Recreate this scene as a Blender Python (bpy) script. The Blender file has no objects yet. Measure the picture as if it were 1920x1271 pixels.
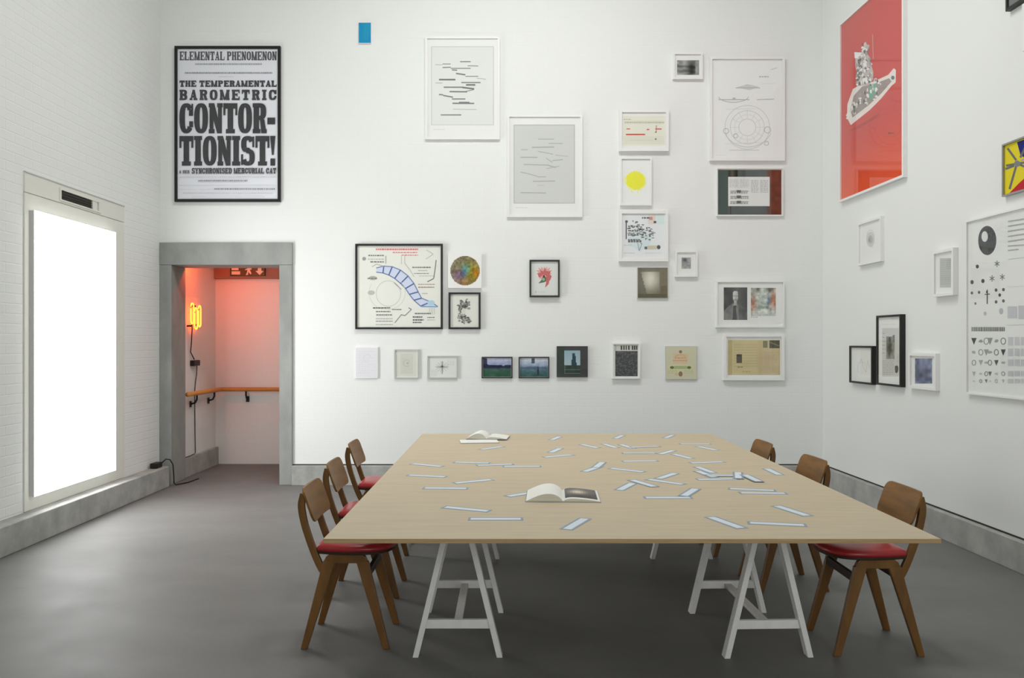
import bpy, bmesh, math, random
from mathutils import Vector, Matrix

# ------------------------------------------------------------------ camera, light, exposure
SC = bpy.context.scene
COL = SC.collection
F = 1520.0            # focal length in pixels of the 1920 px wide frame
CX, CY = 955.0, 640.0  # vanishing point of the room
H = 1.52              # eye height
D = 8.60              # back wall
cam = bpy.data.cameras.new('camera')
cam.sensor_width = 36.0
cam.lens = F / 1920.0 * 36.0
cam.shift_x = (960.0 - CX) / 1920.0
cam.shift_y = -(635.5 - CY) / 1920.0
cam.clip_start = 0.05
camo = bpy.data.objects.new('camera', cam)
camo.location = (0, 0, H)
camo.rotation_euler = (math.pi / 2, 0, 0)
COL.objects.link(camo)
SC.camera = camo
world = bpy.data.worlds.new('world')
world.use_nodes = True
world.node_tree.nodes['Background'].inputs[0].default_value = (0.9, 0.95, 1, 1)
world.node_tree.nodes['Background'].inputs[1].default_value = 0.02
SC.world = world
SC.view_settings.view_transform = 'Standard'
SC.view_settings.look = 'None'
SC.view_settings.gamma = 1.0
SC.view_settings.use_curve_mapping = False
SC.view_settings.exposure = 0.0
CEIL = 6.6
SKY_W = 59.0          # watts of each ceiling light panel at full brightness
BOX_E = 8.6           # light box
NEON_E = 9.0
WIN_L = 6.6           # radiance of the unseen windows added behind the camera for frontal light

# ------------------------------------------------------------------ helpers
def lin(c):
    return tuple((v / 12.92 if v <= 0.04045 else ((v + 0.055) / 1.055) ** 2.4) for v in c)

def rgb(r, g, b):
    return lin((r / 255.0, g / 255.0, b / 255.0))

def mat(name, col, rough=0.6, spec=0.3, noise=0.0, nscale=8.0, bump=0.0, metal=0.0, stretch=None, coat=0.0):
    m = bpy.data.materials.new(name)
    m.use_nodes = True
    nt = m.node_tree
    p = nt.nodes['Principled BSDF']
    p.inputs['Base Color'].default_value = (*col, 1)
    p.inputs['Roughness'].default_value = rough
    p.inputs['Specular IOR Level'].default_value = spec
    p.inputs['Metallic'].default_value = metal
    p.inputs['Coat Weight'].default_value = coat
    p.inputs['Coat Roughness'].default_value = 0.25
    if noise or bump:
        tc = nt.nodes.new('ShaderNodeTexCoord')
        mp = nt.nodes.new('ShaderNodeMapping')
        if stretch:
            mp.inputs['Scale'].default_value = stretch
        nz = nt.nodes.new('ShaderNodeTexNoise')
        nz.inputs['Scale'].default_value = nscale
        nz.inputs['Detail'].default_value = 6
        nz.inputs['Roughness'].default_value = 0.6
        nt.links.new(tc.outputs['Object'], mp.inputs[0])
        nt.links.new(mp.outputs[0], nz.inputs['Vector'])
        if noise:
            r = nt.nodes.new('ShaderNodeValToRGB')
            r.color_ramp.elements[0].position = 0.25
            r.color_ramp.elements[1].position = 0.75
            r.color_ramp.elements[0].color = (*[c * (1 - noise) for c in col], 1)
            r.color_ramp.elements[1].color = (*[min(1, c * (1 + noise)) for c in col], 1)
            nt.links.new(nz.outputs['Fac'], r.inputs[0])
            nt.links.new(r.outputs[0], p.inputs['Base Color'])
        if bump:
            b = nt.nodes.new('ShaderNodeBump')
            b.inputs['Strength'].default_value = bump
            b.inputs['Distance'].default_value = 0.01
            nt.links.new(nz.outputs['Fac'], b.inputs['Height'])
            nt.links.new(b.outputs[0], p.inputs['Normal'])
    return m

def wall_mat(name, col, strength=0.25):
    """white emulsion over brickwork: joints only as fine relief"""
    m = mat(name, col, 0.75, 0.2)
    nt = m.node_tree
    p = nt.nodes['Principled BSDF']
    tc = nt.nodes.new('ShaderNodeTexCoord')
    sx = nt.nodes.new('ShaderNodeSeparateXYZ')
    ad = nt.nodes.new('ShaderNodeMath')
    cb = nt.nodes.new('ShaderNodeCombineXYZ')
    nt.links.new(tc.outputs['Object'], sx.inputs[0])
    nt.links.new(sx.outputs[0], ad.inputs[0])
    nt.links.new(sx.outputs[1], ad.inputs[1])
    nt.links.new(ad.outputs[0], cb.inputs[0])
    nt.links.new(sx.outputs[2], cb.inputs[1])
    br = nt.nodes.new('ShaderNodeTexBrick')
    br.inputs['Scale'].default_value = 1.0
    br.inputs['Brick Width'].default_value = 0.225
    br.inputs['Row Height'].default_value = 0.075
    br.inputs['Mortar Size'].default_value = 0.006
    br.inputs['Mortar Smooth'].default_value = 0.6
    nt.links.new(cb.outputs[0], br.inputs['Vector'])
    b = nt.nodes.new('ShaderNodeBump')
    b.invert = True
    b.inputs['Strength'].default_value = strength
    b.inputs['Distance'].default_value = 0.003
    nt.links.new(br.outputs['Fac'], b.inputs['Height'])
    nt.links.new(b.outputs[0], p.inputs['Normal'])
    return m

def emit(name, col, e):
    m = bpy.data.materials.new(name)
    m.use_nodes = True
    p = m.node_tree.nodes['Principled BSDF']
    p.inputs['Base Color'].default_value = (*col, 1)
    p.inputs['Emission Color'].default_value = (*col, 1)
    p.inputs['Emission Strength'].default_value = e
    return m

def glass_mat():
    m = bpy.data.materials.new('picture_glass')
    m.use_nodes = True
    nt = m.node_tree
    nt.nodes.clear()
    out = nt.nodes.new('ShaderNodeOutputMaterial')
    mx = nt.nodes.new('ShaderNodeMixShader')
    tr = nt.nodes.new('ShaderNodeBsdfTransparent')
    tr.inputs[0].default_value = (0.995, 1.0, 0.995, 1)
    gl = nt.nodes.new('ShaderNodeBsdfGlossy')
    gl.inputs['Roughness'].default_value = 0.02
    # Schlick reflectance from the facing angle (works for both sides of the pane)
    lw = nt.nodes.new('ShaderNodeLayerWeight')
    lw.inputs['Blend'].default_value = 0.5
    pw = nt.nodes.new('ShaderNodeMath')
    pw.operation = 'POWER'
    pw.inputs[1].default_value = 5.0
    ma = nt.nodes.new('ShaderNodeMath')
    ma.operation = 'MULTIPLY_ADD'
    ma.inputs[1].default_value = 0.96
    ma.inputs[2].default_value = 0.025
    nt.links.new(lw.outputs['Facing'], pw.inputs[0])
    nt.links.new(pw.outputs[0], ma.inputs[0])
    nt.links.new(ma.outputs[0], mx.inputs[0])
    nt.links.new(tr.outputs[0], mx.inputs[1])
    nt.links.new(gl.outputs[0], mx.inputs[2])
    nt.links.new(mx.outputs[0], out.inputs[0])
    return m

def ink_mat():
    m = bpy.data.materials.new('printed_ink')
    m.use_nodes = True
    nt = m.node_tree
    p = nt.nodes['Principled BSDF']
    a = nt.nodes.new('ShaderNodeVertexColor')
    a.layer_name = 'Col'
    nt.links.new(a.outputs[0], p.inputs['Base Color'])
    p.inputs['Roughness'].default_value = 0.65
    p.inputs['Specular IOR Level'].default_value = 0.25
    return m

M = {
    'wall': wall_mat('white_painted_brick', (0.795, 0.812, 0.797), 0.14),
    'wall_side': wall_mat('white_painted_brick_side', (0.795, 0.812, 0.797), 0.45),
    'smooth_wall': mat('white_plaster', (0.795, 0.812, 0.797), 0.75, 0.2),
    'ceiling': mat('ceiling_white', (0.50, 0.50, 0.49), 0.8, 0.1),
    'concrete': mat('grey_concrete', (0.385, 0.388, 0.370), 0.75, 0.25, 0.28, 5.0, 0.35),
    'concrete_door': mat('door_concrete', (0.30, 0.31, 0.295), 0.7, 0.25, 0.22, 4.0, 0.3, stretch=(1, 1, 0.5)),
    'gap': mat('shadow_gap_dark', (0.05, 0.05, 0.048), 0.9, 0.1),
    'panel': mat('cream_panel_paint', (0.74, 0.74, 0.68), 0.55, 0.3),
    'case': mat('lightbox_case', (0.55, 0.55, 0.54), 0.5, 0.4),
    'white_paint': mat('white_painted_wood', (0.82, 0.82, 0.80), 0.5, 0.35, 0.05, 20.0),
    'white_frame': mat('white_frame_lacquer', (0.82, 0.82, 0.81), 0.4, 0.35),
    'grey_frame': mat('pale_grey_frame', (0.50, 0.50, 0.47), 0.45, 0.35),
    'black_frame': mat('black_frame_lacquer', (0.012, 0.012, 0.012), 0.4, 0.4),
    'dark_frame': mat('charcoal_frame', (0.03, 0.03, 0.035), 0.5, 0.3),
    'alu_frame': mat('aluminium_frame', (0.35, 0.34, 0.33), 0.35, 0.5, metal=0.6),
    'mount': mat('white_mount_board', (0.88, 0.88, 0.87), 0.85, 0.1),
    'grey_mount': mat('grey_mount_board', (0.55, 0.555, 0.55), 0.85, 0.1),
    'ply': mat('birch_plywood', (0.54, 0.453, 0.318), 0.55, 0.3, 0.07, 3.0, stretch=(1.2, 9, 1)),
    'ply_edge': mat('plywood_edge', (0.42, 0.29, 0.15), 0.6, 0.25, 0.25, 60.0, stretch=(0.1, 0.1, 4)),
    'wood': mat('dark_varnished_wood', (0.165, 0.076, 0.017), 0.38, 0.4, 0.35, 10.0, stretch=(1, 1, 0.25), coat=0.1),
    'wood_panel': mat('varnished_back_wood', (0.20, 0.094, 0.020), 0.42, 0.3, 0.35, 12.0, stretch=(1, 0.3, 1.6), coat=0.0),
    'wood_dark': mat('dark_seat_rim', (0.035, 0.018, 0.01), 0.45, 0.3),
    'vinyl': mat('red_vinyl', (0.34, 0.018, 0.02), 0.33, 0.5, 0.06, 30.0),
    'rail': mat('orange_varnished_handrail', (0.60, 0.26, 0.06), 0.4, 0.4, 0.1, 12.0),
    'black': mat('black_plastic', (0.012, 0.012, 0.012), 0.5, 0.3),
    'vent': mat('dark_vent_metal', (0.05, 0.043, 0.035), 0.5, 0.4, metal=0.3),
    'card_border': mat('blue_grey_card', (0.27, 0.34, 0.40), 0.6, 0.25),
    'card_face': mat('white_card_label', (0.66, 0.73, 0.79), 0.55, 0.3),
    'paper': mat('book_paper', (0.80, 0.80, 0.76), 0.8, 0.1),
    'paper_edge': mat('book_page_edges', (0.62, 0.60, 0.50), 0.85, 0.1, 0.15, 400.0, stretch=(0.01, 0.01, 1)),
    'cover': mat('book_cover', (0.30, 0.30, 0.29), 0.5, 0.3),
    'glass': glass_mat(),
    'ink': ink_mat(),
    'lightbox': emit('lightbox_diffuser', (1, 1, 1), BOX_E),
    'neon': emit('orange_neon_tube', (1.0, 0.11, 0.012), NEON_E),
    'sky_diff': emit('ceiling_light_diffuser', (1, 1, 0.98), 2.0),
    'beam': mat('corridor_beam_paint', (0.30, 0.20, 0.16), 0.7, 0.2, 0.1, 6.0),
}

def floor_mat():
    m = mat('polished_concrete_floor', (0.166, 0.166, 0.161), 0.62, 0.22, 0.10, 1.3, 0.0, stretch=(1, 1.6, 1))
    nt = m.node_tree
    p = nt.nodes['Principled BSDF']
    n2 = nt.nodes.new('ShaderNodeTexNoise')
    n2.inputs['Scale'].default_value = 3.5
    n2.inputs['Detail'].default_value = 8
    r = nt.nodes.new('ShaderNodeMapRange')
    r.inputs[3].default_value = 0.48
    r.inputs[4].default_value = 0.64
    tc = nt.nodes.new('ShaderNodeTexCoord')
    nt.links.new(tc.outputs['Object'], n2.inputs['Vector'])
    nt.links.new(n2.outputs['Fac'], r.inputs[0])
    nt.links.new(r.outputs[0], p.inputs['Roughness'])
    return m
M['floor'] = floor_mat()

class MB:
    """collects shapes; build() links them as one mesh object"""
    def __init__(s):
        s.v, s.f = [], []
    def add(s, vs, fs):
        o = len(s.v)
        s.v += [tuple(v) for v in vs]
        s.f += [tuple(i + o for i in f) for f in fs]
        return s
    def box(s, x0, y0, z0, x1, y1, z1):
        return s.add([(x0, y0, z0), (x1, y0, z0), (x1, y1, z0), (x0, y1, z0), (x0, y0, z1), (x1, y0, z1), (x1, y1, z1), (x0, y1, z1)],
                     [(0, 3, 2, 1), (4, 5, 6, 7), (0, 1, 5, 4), (1, 2, 6, 5), (2, 3, 7, 6), (3, 0, 4, 7)])
    def hexa(s, b, t):
        return s.add(list(b) + list(t), [(0, 3, 2, 1), (4, 5, 6, 7), (0, 1, 5, 4), (1, 2, 6, 5), (2, 3, 7, 6), (3, 0, 4, 7)])
    def bar(s, a, b, w, t, side, w2=None):
        """straight plank from a to b; 'side' is the direction of width w, t the other thickness"""
        a, b = Vector(a), Vector(b)
        d = (b - a).normalized()
        sd = Vector(side)
        sd = (sd - d * sd.dot(d)).normalized()
        n = d.cross(sd)
        w2 = w if w2 is None else w2
        def ring(p, ww):
            return [p - sd * ww / 2 - n * t / 2, p + sd * ww / 2 - n * t / 2, p + sd * ww / 2 + n * t / 2, p - sd * ww / 2 + n * t / 2]
        return s.hexa(ring(a, w), ring(b, w2))
    def tube(s, pts, r, n=8):
        pts = [Vector(p) for p in pts]
        rings = []
        up = None
        for i, p in enumerate(pts):
            a = pts[max(0, i - 1)]
            b = pts[min(len(pts) - 1, i + 1)]
            d = (b - a).normalized()
            if up is None:
                up = Vector((0, 0, 1)) if abs(d.z) < 0.9 else Vector((1, 0, 0))
            u = d.cross(up).normalized()
            w = u.cross(d).normalized()
            up = w
            rings.append([p + (u * math.cos(2 * math.pi * k / n) + w * math.sin(2 * math.pi * k / n)) * r for k in range(n)])
        vs = [v for rg in rings for v in rg]
        fs = []
        for i in range(len(rings) - 1):
            for k in range(n):
                a, b = i * n + k, i * n + (k + 1) % n
                fs.append((a, b, b + n, a + n))
        fs.append(tuple(range(n - 1, -1, -1)))
        fs.append(tuple(range((len(rings) - 1) * n, len(rings) * n)))
        return s.add(vs, fs)
    def sweep(s, pts, side, w, t):
        """flat strip swept along pts (in a plane), 'side' = constant width direction"""
        sd = Vector(side).normalized()
        rings = []
        pts = [Vector(p) for p in pts]
        for i, p in enumerate(pts):
            d = (pts[min(len(pts) - 1, i + 1)] - pts[max(0, i - 1)]).normalized()
            n = d.cross(sd).normalized()
            rings.append([p - sd * w / 2 - n * t / 2, p + sd * w / 2 - n * t / 2, p + sd * w / 2 + n * t / 2, p - sd * w / 2 + n * t / 2])
        vs = [v for r in rings for v in r]
        fs = [(3, 2, 1, 0)]
        for i in range(len(rings) - 1):
            for k in range(4):
                a, b = i * 4 + k, i * 4 + (k + 1) % 4
                fs.append((a, b, b + 4, a + 4))
        e = (len(rings) - 1) * 4
        fs.append((e, e + 1, e + 2, e + 3))
        return s.add(vs, fs)
    def prism(s, pts, z0, z1):
        n = len(pts)
        vs = [(p[0], p[1], z0) for p in pts] + [(p[0], p[1], z1) for p in pts]
        fs = [tuple(range(n - 1, -1, -1)), tuple(range(n, 2 * n))]
        fs += [(i, (i + 1) % n, n + (i + 1) % n, n + i) for i in range(n)]
        return s.add(vs, fs)
    def build(s, name, m, parent=None, bevel=0.0, smooth=False, segs=2):
        me = bpy.data.meshes.new(name)
        me.from_pydata(s.v, [], s.f)
        me.update()
        bm = bmesh.new()
        bm.from_mesh(me)
        bmesh.ops.recalc_face_normals(bm, faces=bm.faces)
        bm.to_mesh(me)
        bm.free()
        me.materials.append(M[m])
        if smooth:
            me.shade_smooth()
        o = bpy.data.objects.new(name, me)
        COL.objects.link(o)
        if bevel:
            b = o.modifiers.new('bevel', 'BEVEL')
            b.width = bevel
            b.segments = segs
            b.limit_method = 'ANGLE'
            b.angle_limit = math.radians(35)
        if parent:
            o.parent = parent
        return o

def empty(name, loc, rz=0.0):
    o = bpy.data.objects.new(name, None)
    o.empty_display_size = 0.1
    o.location = loc
    o.rotation_euler = (0, 0, rz)
    COL.objects.link(o)
    return o

def tag(o, label, cat, group=None):
    o['label'] = label
    o['category'] = cat
    if group:
        o['group'] = group
    return o

def struct(o, label=None, cat=None):
    o['kind'] = 'structure'
    if label:
        o['label'] = label
    if cat:
        o['category'] = cat
    return o

def copy_tree(o, parent=None):
    c = o.copy()
    COL.objects.link(c)
    c.parent = parent
    for ch in list(o.children):
        copy_tree(ch, c)
    return c

def box_obj(name, x0, y0, z0, x1, y1, z1, m, parent=None, bevel=0.0):
    return MB().box(x0, y0, z0, x1, y1, z1).build(name, m, parent, bevel)

def ground(px, py, z=0.0):
    d = (H - z) * F / (py - CY)
    return ((px - CX) / F * d, d)

# ------------------------------------------------------------------ the room
XL = -3.70
def XR(y):
    return 3.327 + 0.0215 * (D - y)
Y0 = -3.2
SK = 0.207            # concrete plinth height
DX0, DX1, DZ = -3.594, -2.428, 2.329       # doorway opening
WT = 0.33             # wall thickness at the doorway

struct(box_obj('floor', XL - 0.4, Y0 - 0.3, -0.15, XR(Y0) + 0.4, 10.4, 0.0, 'floor'), 'polished grey concrete gallery floor', 'floor')
struct(box_obj('ceiling', XL - 0.3, Y0 - 0.3, CEIL, XR(Y0) + 0.3, D + WT, CEIL + 0.15, 'ceiling'), 'high white gallery ceiling', 'ceiling')
wb = MB()
wb.box(XL - 0.3, D, 0, DX0 - 0.001, D + WT, CEIL)
wb.box(DX0 - 0.001, D, DZ + .06, DX1, D + WT, CEIL)
wb.box(DX1, D, 0, XR(D) + 0.35, D + WT, CEIL)
struct(wb.build('wall_back', 'wall'), 'tall white wall hung with small framed works', 'wall')
struct(box_obj('wall_left', XL - 0.3, Y0, 0, XL, D, CEIL, 'wall_side'), 'tall white painted brick wall with the light panel', 'wall')
wr = MB().hexa([(XR(Y0), Y0, 0), (XR(Y0) + .3, Y0, 0), (XR(D) + .3, D, 0), (XR(D), D, 0)],
               [(XR(Y0), Y0, CEIL), (XR(Y0) + .3, Y0, CEIL), (XR(D) + .3, D, CEIL), (XR(D), D, CEIL)])
struct(wr.build('wall_right', 'smooth_wall'), 'tall white wall with the red poster', 'wall')
WINS = ((-0.66, 0.42, 1.75, 4.5), (1.35, 2.45, 0.7, 3.9))     # x0, x1, z0, z1
wn = MB()
wx0, wx1 = XL - 0.3, XR(Y0) + 0.3
(a0, a1, a2, a3), (b0, b1, b2, b3) = WINS
wn.box(wx0, Y0 - .3, 0, a0, Y0, CEIL).box(a1, Y0 - .3, 0, b0, Y0, CEIL).box(b1, Y0 - .3, 0, wx1, Y0, CEIL)
for (p0, p1, p2, p3) in WINS:
    wn.box(p0, Y0 - .3, 0, p1, Y0, p2).box(p0, Y0 - .3, p3, p1, Y0, CEIL)
struct(wn.build('wall_behind', 'smooth_wall'), 'white wall with windows at the near end of the room', 'wall')
M['win_pane'] = emit('frosted_daylight_pane', (1.0, 1.0, 0.99), 1.0)
for i, (p0, p1, p2, p3) in enumerate(WINS):
    w = struct(empty('window_%d' % (i + 1), ((p0 + p1) / 2, Y0, p2)), ('narrow' if i == 0 else 'tall') + ' unseen frosted window added in the near end wall', 'window')
    hw_, hh_ = (p1 - p0) / 2, p3 - p2
    fr_ = MB()
    fr_.box(-hw_, -.2, 0, -hw_ + .05, -.12, hh_).box(hw_ - .05, -.2, 0, hw_, -.12, hh_).box(-hw_ + .05, -.2, 0, hw_ - .05, -.12, .05).box(-hw_ + .05, -.2, hh_ - .05, hw_ - .05, -.12, hh_).box(-hw_ + .05, -.19, hh_ / 2 - .02, hw_ - .05, -.13, hh_ / 2 + .02)
    fr_.build('window_frame', 'white_paint', w)
    MB().box(-hw_ + .05, -.17, .05, hw_ - .05, -.16, hh_ - .05).build('pane', 'win_pane', w)
    li = bpy.data.lights.new('daylight', 'AREA')  # lamp added at the unseen window to light the room frontally
    li.shape = 'RECTANGLE'
    li.size, li.size_y = 2 * hw_ - .12, hh_ - .12
    li.energy = WIN_L * math.pi * li.size * li.size_y
    li.color = (1.0, 1.0, 0.985)
    lo = bpy.data.objects.new('daylight', li)
    lo.location = (0, -.10, hh_ / 2)
    lo.rotation_euler = (math.radians(90), 0, 0)      # faces into the room
    COL.objects.link(lo)
    lo.parent = w

# concrete plinths
b = struct(box_obj('baseboard_left', XL, Y0 + .01, 0, -3.555, D - 0.12, SK + 0.01, 'concrete', None, 0.008), 'thick rough concrete plinth along the left wall', 'plinth')
b = struct(box_obj('baseboard_back', DX1 + 0.13, D - 0.05, 0, XR(D) - 0.06, D, SK, 'concrete', None, 0.005), 'low grey concrete plinth below the picture wall', 'plinth')
box_obj('shadow_gap_strip', DX1 + 0.13, D - 0.004, SK, XR(D), D, SK + 0.012, 'gap', b)  # thin dark strip in place of a recessed gap, its shade put into the colour
mb = MB().hexa([(XR(Y0) - .055, Y0, 0), (XR(Y0), Y0, 0), (XR(D), D, 0), (XR(D) - .055, D, 0)],
               [(XR(Y0) - .055, Y0, SK), (XR(Y0), Y0, SK), (XR(D), D, SK), (XR(D) - .055, D, SK)])
b = struct(mb.build('baseboard_right', 'concrete', None, 0.005), 'low grey concrete plinth along the right wall', 'plinth')
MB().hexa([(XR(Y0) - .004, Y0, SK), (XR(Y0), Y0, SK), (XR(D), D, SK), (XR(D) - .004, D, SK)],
          [(XR(Y0) - .004, Y0, SK + .012), (XR(Y0), Y0, SK + .012), (XR(D), D, SK + .012), (XR(D) - .004, D, SK + .012)]).build('shadow_gap_strip', 'gap', b)  # same strip on the right: dark colour stands for the gap's shade

# doorway: concrete surround
dr = struct(empty('door_1', ((DX0 + DX1) / 2, D, 0)), 'open doorway with a bare concrete surround', 'doorway')
def dpart(name, x0, y0, z0, x1, y1, z1, m='concrete_door', bev=0.006):
    o = box_obj(name, x0, y0, z0, x1, y1, z1, m, None, bev)
    o.parent = dr
    o.matrix_parent_inverse = Matrix.Translation(-Vector(dr.location))
    return o
DXo = (549 - CX) / F * D
dpart('jamb', XL + 0.001, D - 0.03, 0, DX0 + 0.02, D + WT + 0.02, DZ)
dpart('jamb', DX1 - 0.005, D - 0.03, 0, DXo, D + WT + 0.02, DZ)
dpart('lintel', XL + 0.001, D - 0.034, DZ, DXo + 0.002, D + WT + 0.02, 2.567)

# corridor behind the doorway
CY1 = 10.06
struct(box_obj('wall_corridor_left', -3.85, D + WT, 0, -3.645, CY1, 2.62, 'wall'), 'left wall of the passage with the neon', 'wall')
struct(box_obj('wall_corridor_far', -3.85, CY1, 0, -0.2, CY1 + .2, 2.62, 'wall'), 'far wall of the passage lit orange', 'wall')
struct(box_obj('wall_corridor_right', -0.4, D + WT, 0, -0.2, CY1, 2.62, 'wall'), 'end wall of the passage', 'wall')
struct(box_obj('ceiling_corridor', -3.85, D + WT, 2.62, -0.2, CY1 + .2, 2.75, 'ceiling'), 'passage ceiling', 'ceiling')
struct(box_obj('baseboard_corridor', -3.645, D + WT + 0.02, 0, -3.60, CY1 - 0.02, 0.217, 'concrete', None, 0.004), 'concrete plinth inside the passage', 'plinth')
struct(box_obj('trim_1', -3.645, CY1 - 0.06, 2.294, -0.4, CY1, 2.62, 'beam'), 'brownish beam across the top of the passage', 'beam')

# ------------------------------------------------------------------ ceiling lights
def ceiling_light(cx, cy, dim):
    t = empty('ceiling_light', (cx, cy, CEIL - .26))
    t.rotation_euler = (math.radians(14), 0, 0)      # louvred panel tilted towards the picture wall
    MB().tube([(0, 0, 0), (0, .04, .13), (0, .10, .25)], .02, 8).build('hanger', 'white_paint', t)
    fr = MB()
    W, L = 1.15, 1.15
    for a in ((-W / 2 - .04, -L / 2 - .04, -.10, -W / 2, L / 2 + .04, 0), (W / 2, -L / 2 - .04, -.10, W / 2 + .04, L / 2 + .04, 0),
              (-W / 2, -L / 2 - .04, -.10, W / 2, -L / 2, 0), (-W / 2, L / 2, -.10, W / 2, L / 2 + .04, 0)):
        fr.box(*a)
    fr.build('frame', 'white_paint', t)
    MB().box(-W / 2, -L / 2, -.06, W / 2, L / 2, -.05).build('diffuser', 'sky_diff', t)
    li = bpy.data.lights.new('panel_light', 'AREA')
    li.shape = 'RECTANGLE'
    li.size, li.size_y = W, L
    li.energy = SKY_W * dim
    li.spread = math.radians(165)
    li.color = (1.0, 1.0, 0.975)
    lo = bpy.data.objects.new('panel_light', li)
    lo.location = (0, 0, -0.07)
    COL.objects.link(lo)
    lo.parent = t
    return t
for cx_, nx in ((-0.75, 'left'), (0.80, 'right')):
    o = ceiling_light(cx_, 5.42, 1.0)
    tag(o, 'square white ceiling light panel, the %s one above the table' % nx, 'ceiling light', 'ceiling light panels')
t = tag(empty('ceiling_light', (-1.9, 9.5, 2.62)), 'slim warm ceiling light inside the passage', 'ceiling light')
MB().box(-.35, -.08, -.05, .35, .08, 0).build('housing', 'white_paint', t, .004)
MB().box(-.33, -.065, -.056, .33, .065, -.05).build('diffuser', 'sky_diff', t)
li = bpy.data.lights.new('passage_lamp', 'AREA')
li.shape = 'RECTANGLE'
li.size, li.size_y = .64, .12
li.energy = 2.5
li.color = (1.0, 0.66, 0.42)
lo = bpy.data.objects.new('passage_lamp', li)
lo.location = (0, 0, -.062)
COL.objects.link(lo)
lo.parent = t

# ------------------------------------------------------------------ left wall: blocked door panel, vent, light box
pn = struct(empty('door_2', (XL, 6.97, SK)), 'cream painted panel set into the left wall', 'panel')
def world_child(mb_or_obj, root):
    mb_or_obj.parent = root
    mb_or_obj.matrix_parent_inverse = root.matrix_world.inverted() if False else Matrix.Translation(-Vector(root.location))
    return mb_or_obj
PZ, PZ1, PY0, PY1 = SK + 0.012, 2.81, 6.17, 7.765
world_child(box_obj('panel_board', XL, PY0, PZ, XL + .012, PY1, 2.655, 'panel', None, 0.003), pn)
hd = MB()
V0, V1, VZ0, VZ1 = 6.66, 7.30, 2.688, 2.765
hd.box(XL, PY0, 2.661, XL + .012, V0, PZ1)
hd.box(XL, V1, 2.661, XL + .012, PY1, PZ1)
hd.box(XL, V0, 2.661, XL + .012, V1, VZ0)
hd.box(XL, V0, VZ1, XL + .012, V1, PZ1)
world_child(hd.build('header_board', 'panel'), pn)
world_child(box_obj('top_edge', XL, PY0, PZ1, XL + .018, PY1, PZ1 + .008, 'case'), pn)
vt = world_child(box_obj('vent', XL, V0, VZ0, XL + .003, 7.17, VZ1, 'vent'), pn)
fr = MB()
fr.box(XL, V0 - .02, VZ1, XL + .022, V1 + .01, VZ1 + .015).box(XL, V0 - .02, VZ0 - .012, XL + .022, V1 + .01, VZ0)
fr.box(XL, V0 - .02, VZ0, XL + .022, V0, VZ1).box(XL, 7.17, VZ0, XL + .016, 7.25, VZ1).box(XL, 7.27, VZ0, XL + .02, V1 + .01, VZ1)
world_child(fr.build('vent_frame', 'panel'), pn)
for i in range(3):
    z = VZ0 + .015 + i * .02
    sl = (MB().hexa([(XL + .004, V0, z), (XL + .012, V0, z - .006), (XL + .012, 7.17, z - .006), (XL + .004, 7.17, z)],
                          [(XL + .004, V0, z + .002), (XL + .012, V0, z - .004), (XL + .012, 7.17, z - .004), (XL + .004, 7.17, z + .002)]).build('slat', 'vent'))
    sl.parent = vt
lb = tag(empty('light_box', (XL, 6.86, 0.33)), 'tall glowing white light box on the left wall', 'light box')
world_child(box_obj('case', XL + .012, 6.225, 0.328, XL + .052, 7.505, 2.527, 'case', None, 0.002), lb)
world_child(box_obj('diffuser', XL + .052, 6.2255, 0.3285, XL + .058, 7.5045, 2.5265, 'lightbox'), lb)

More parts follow.
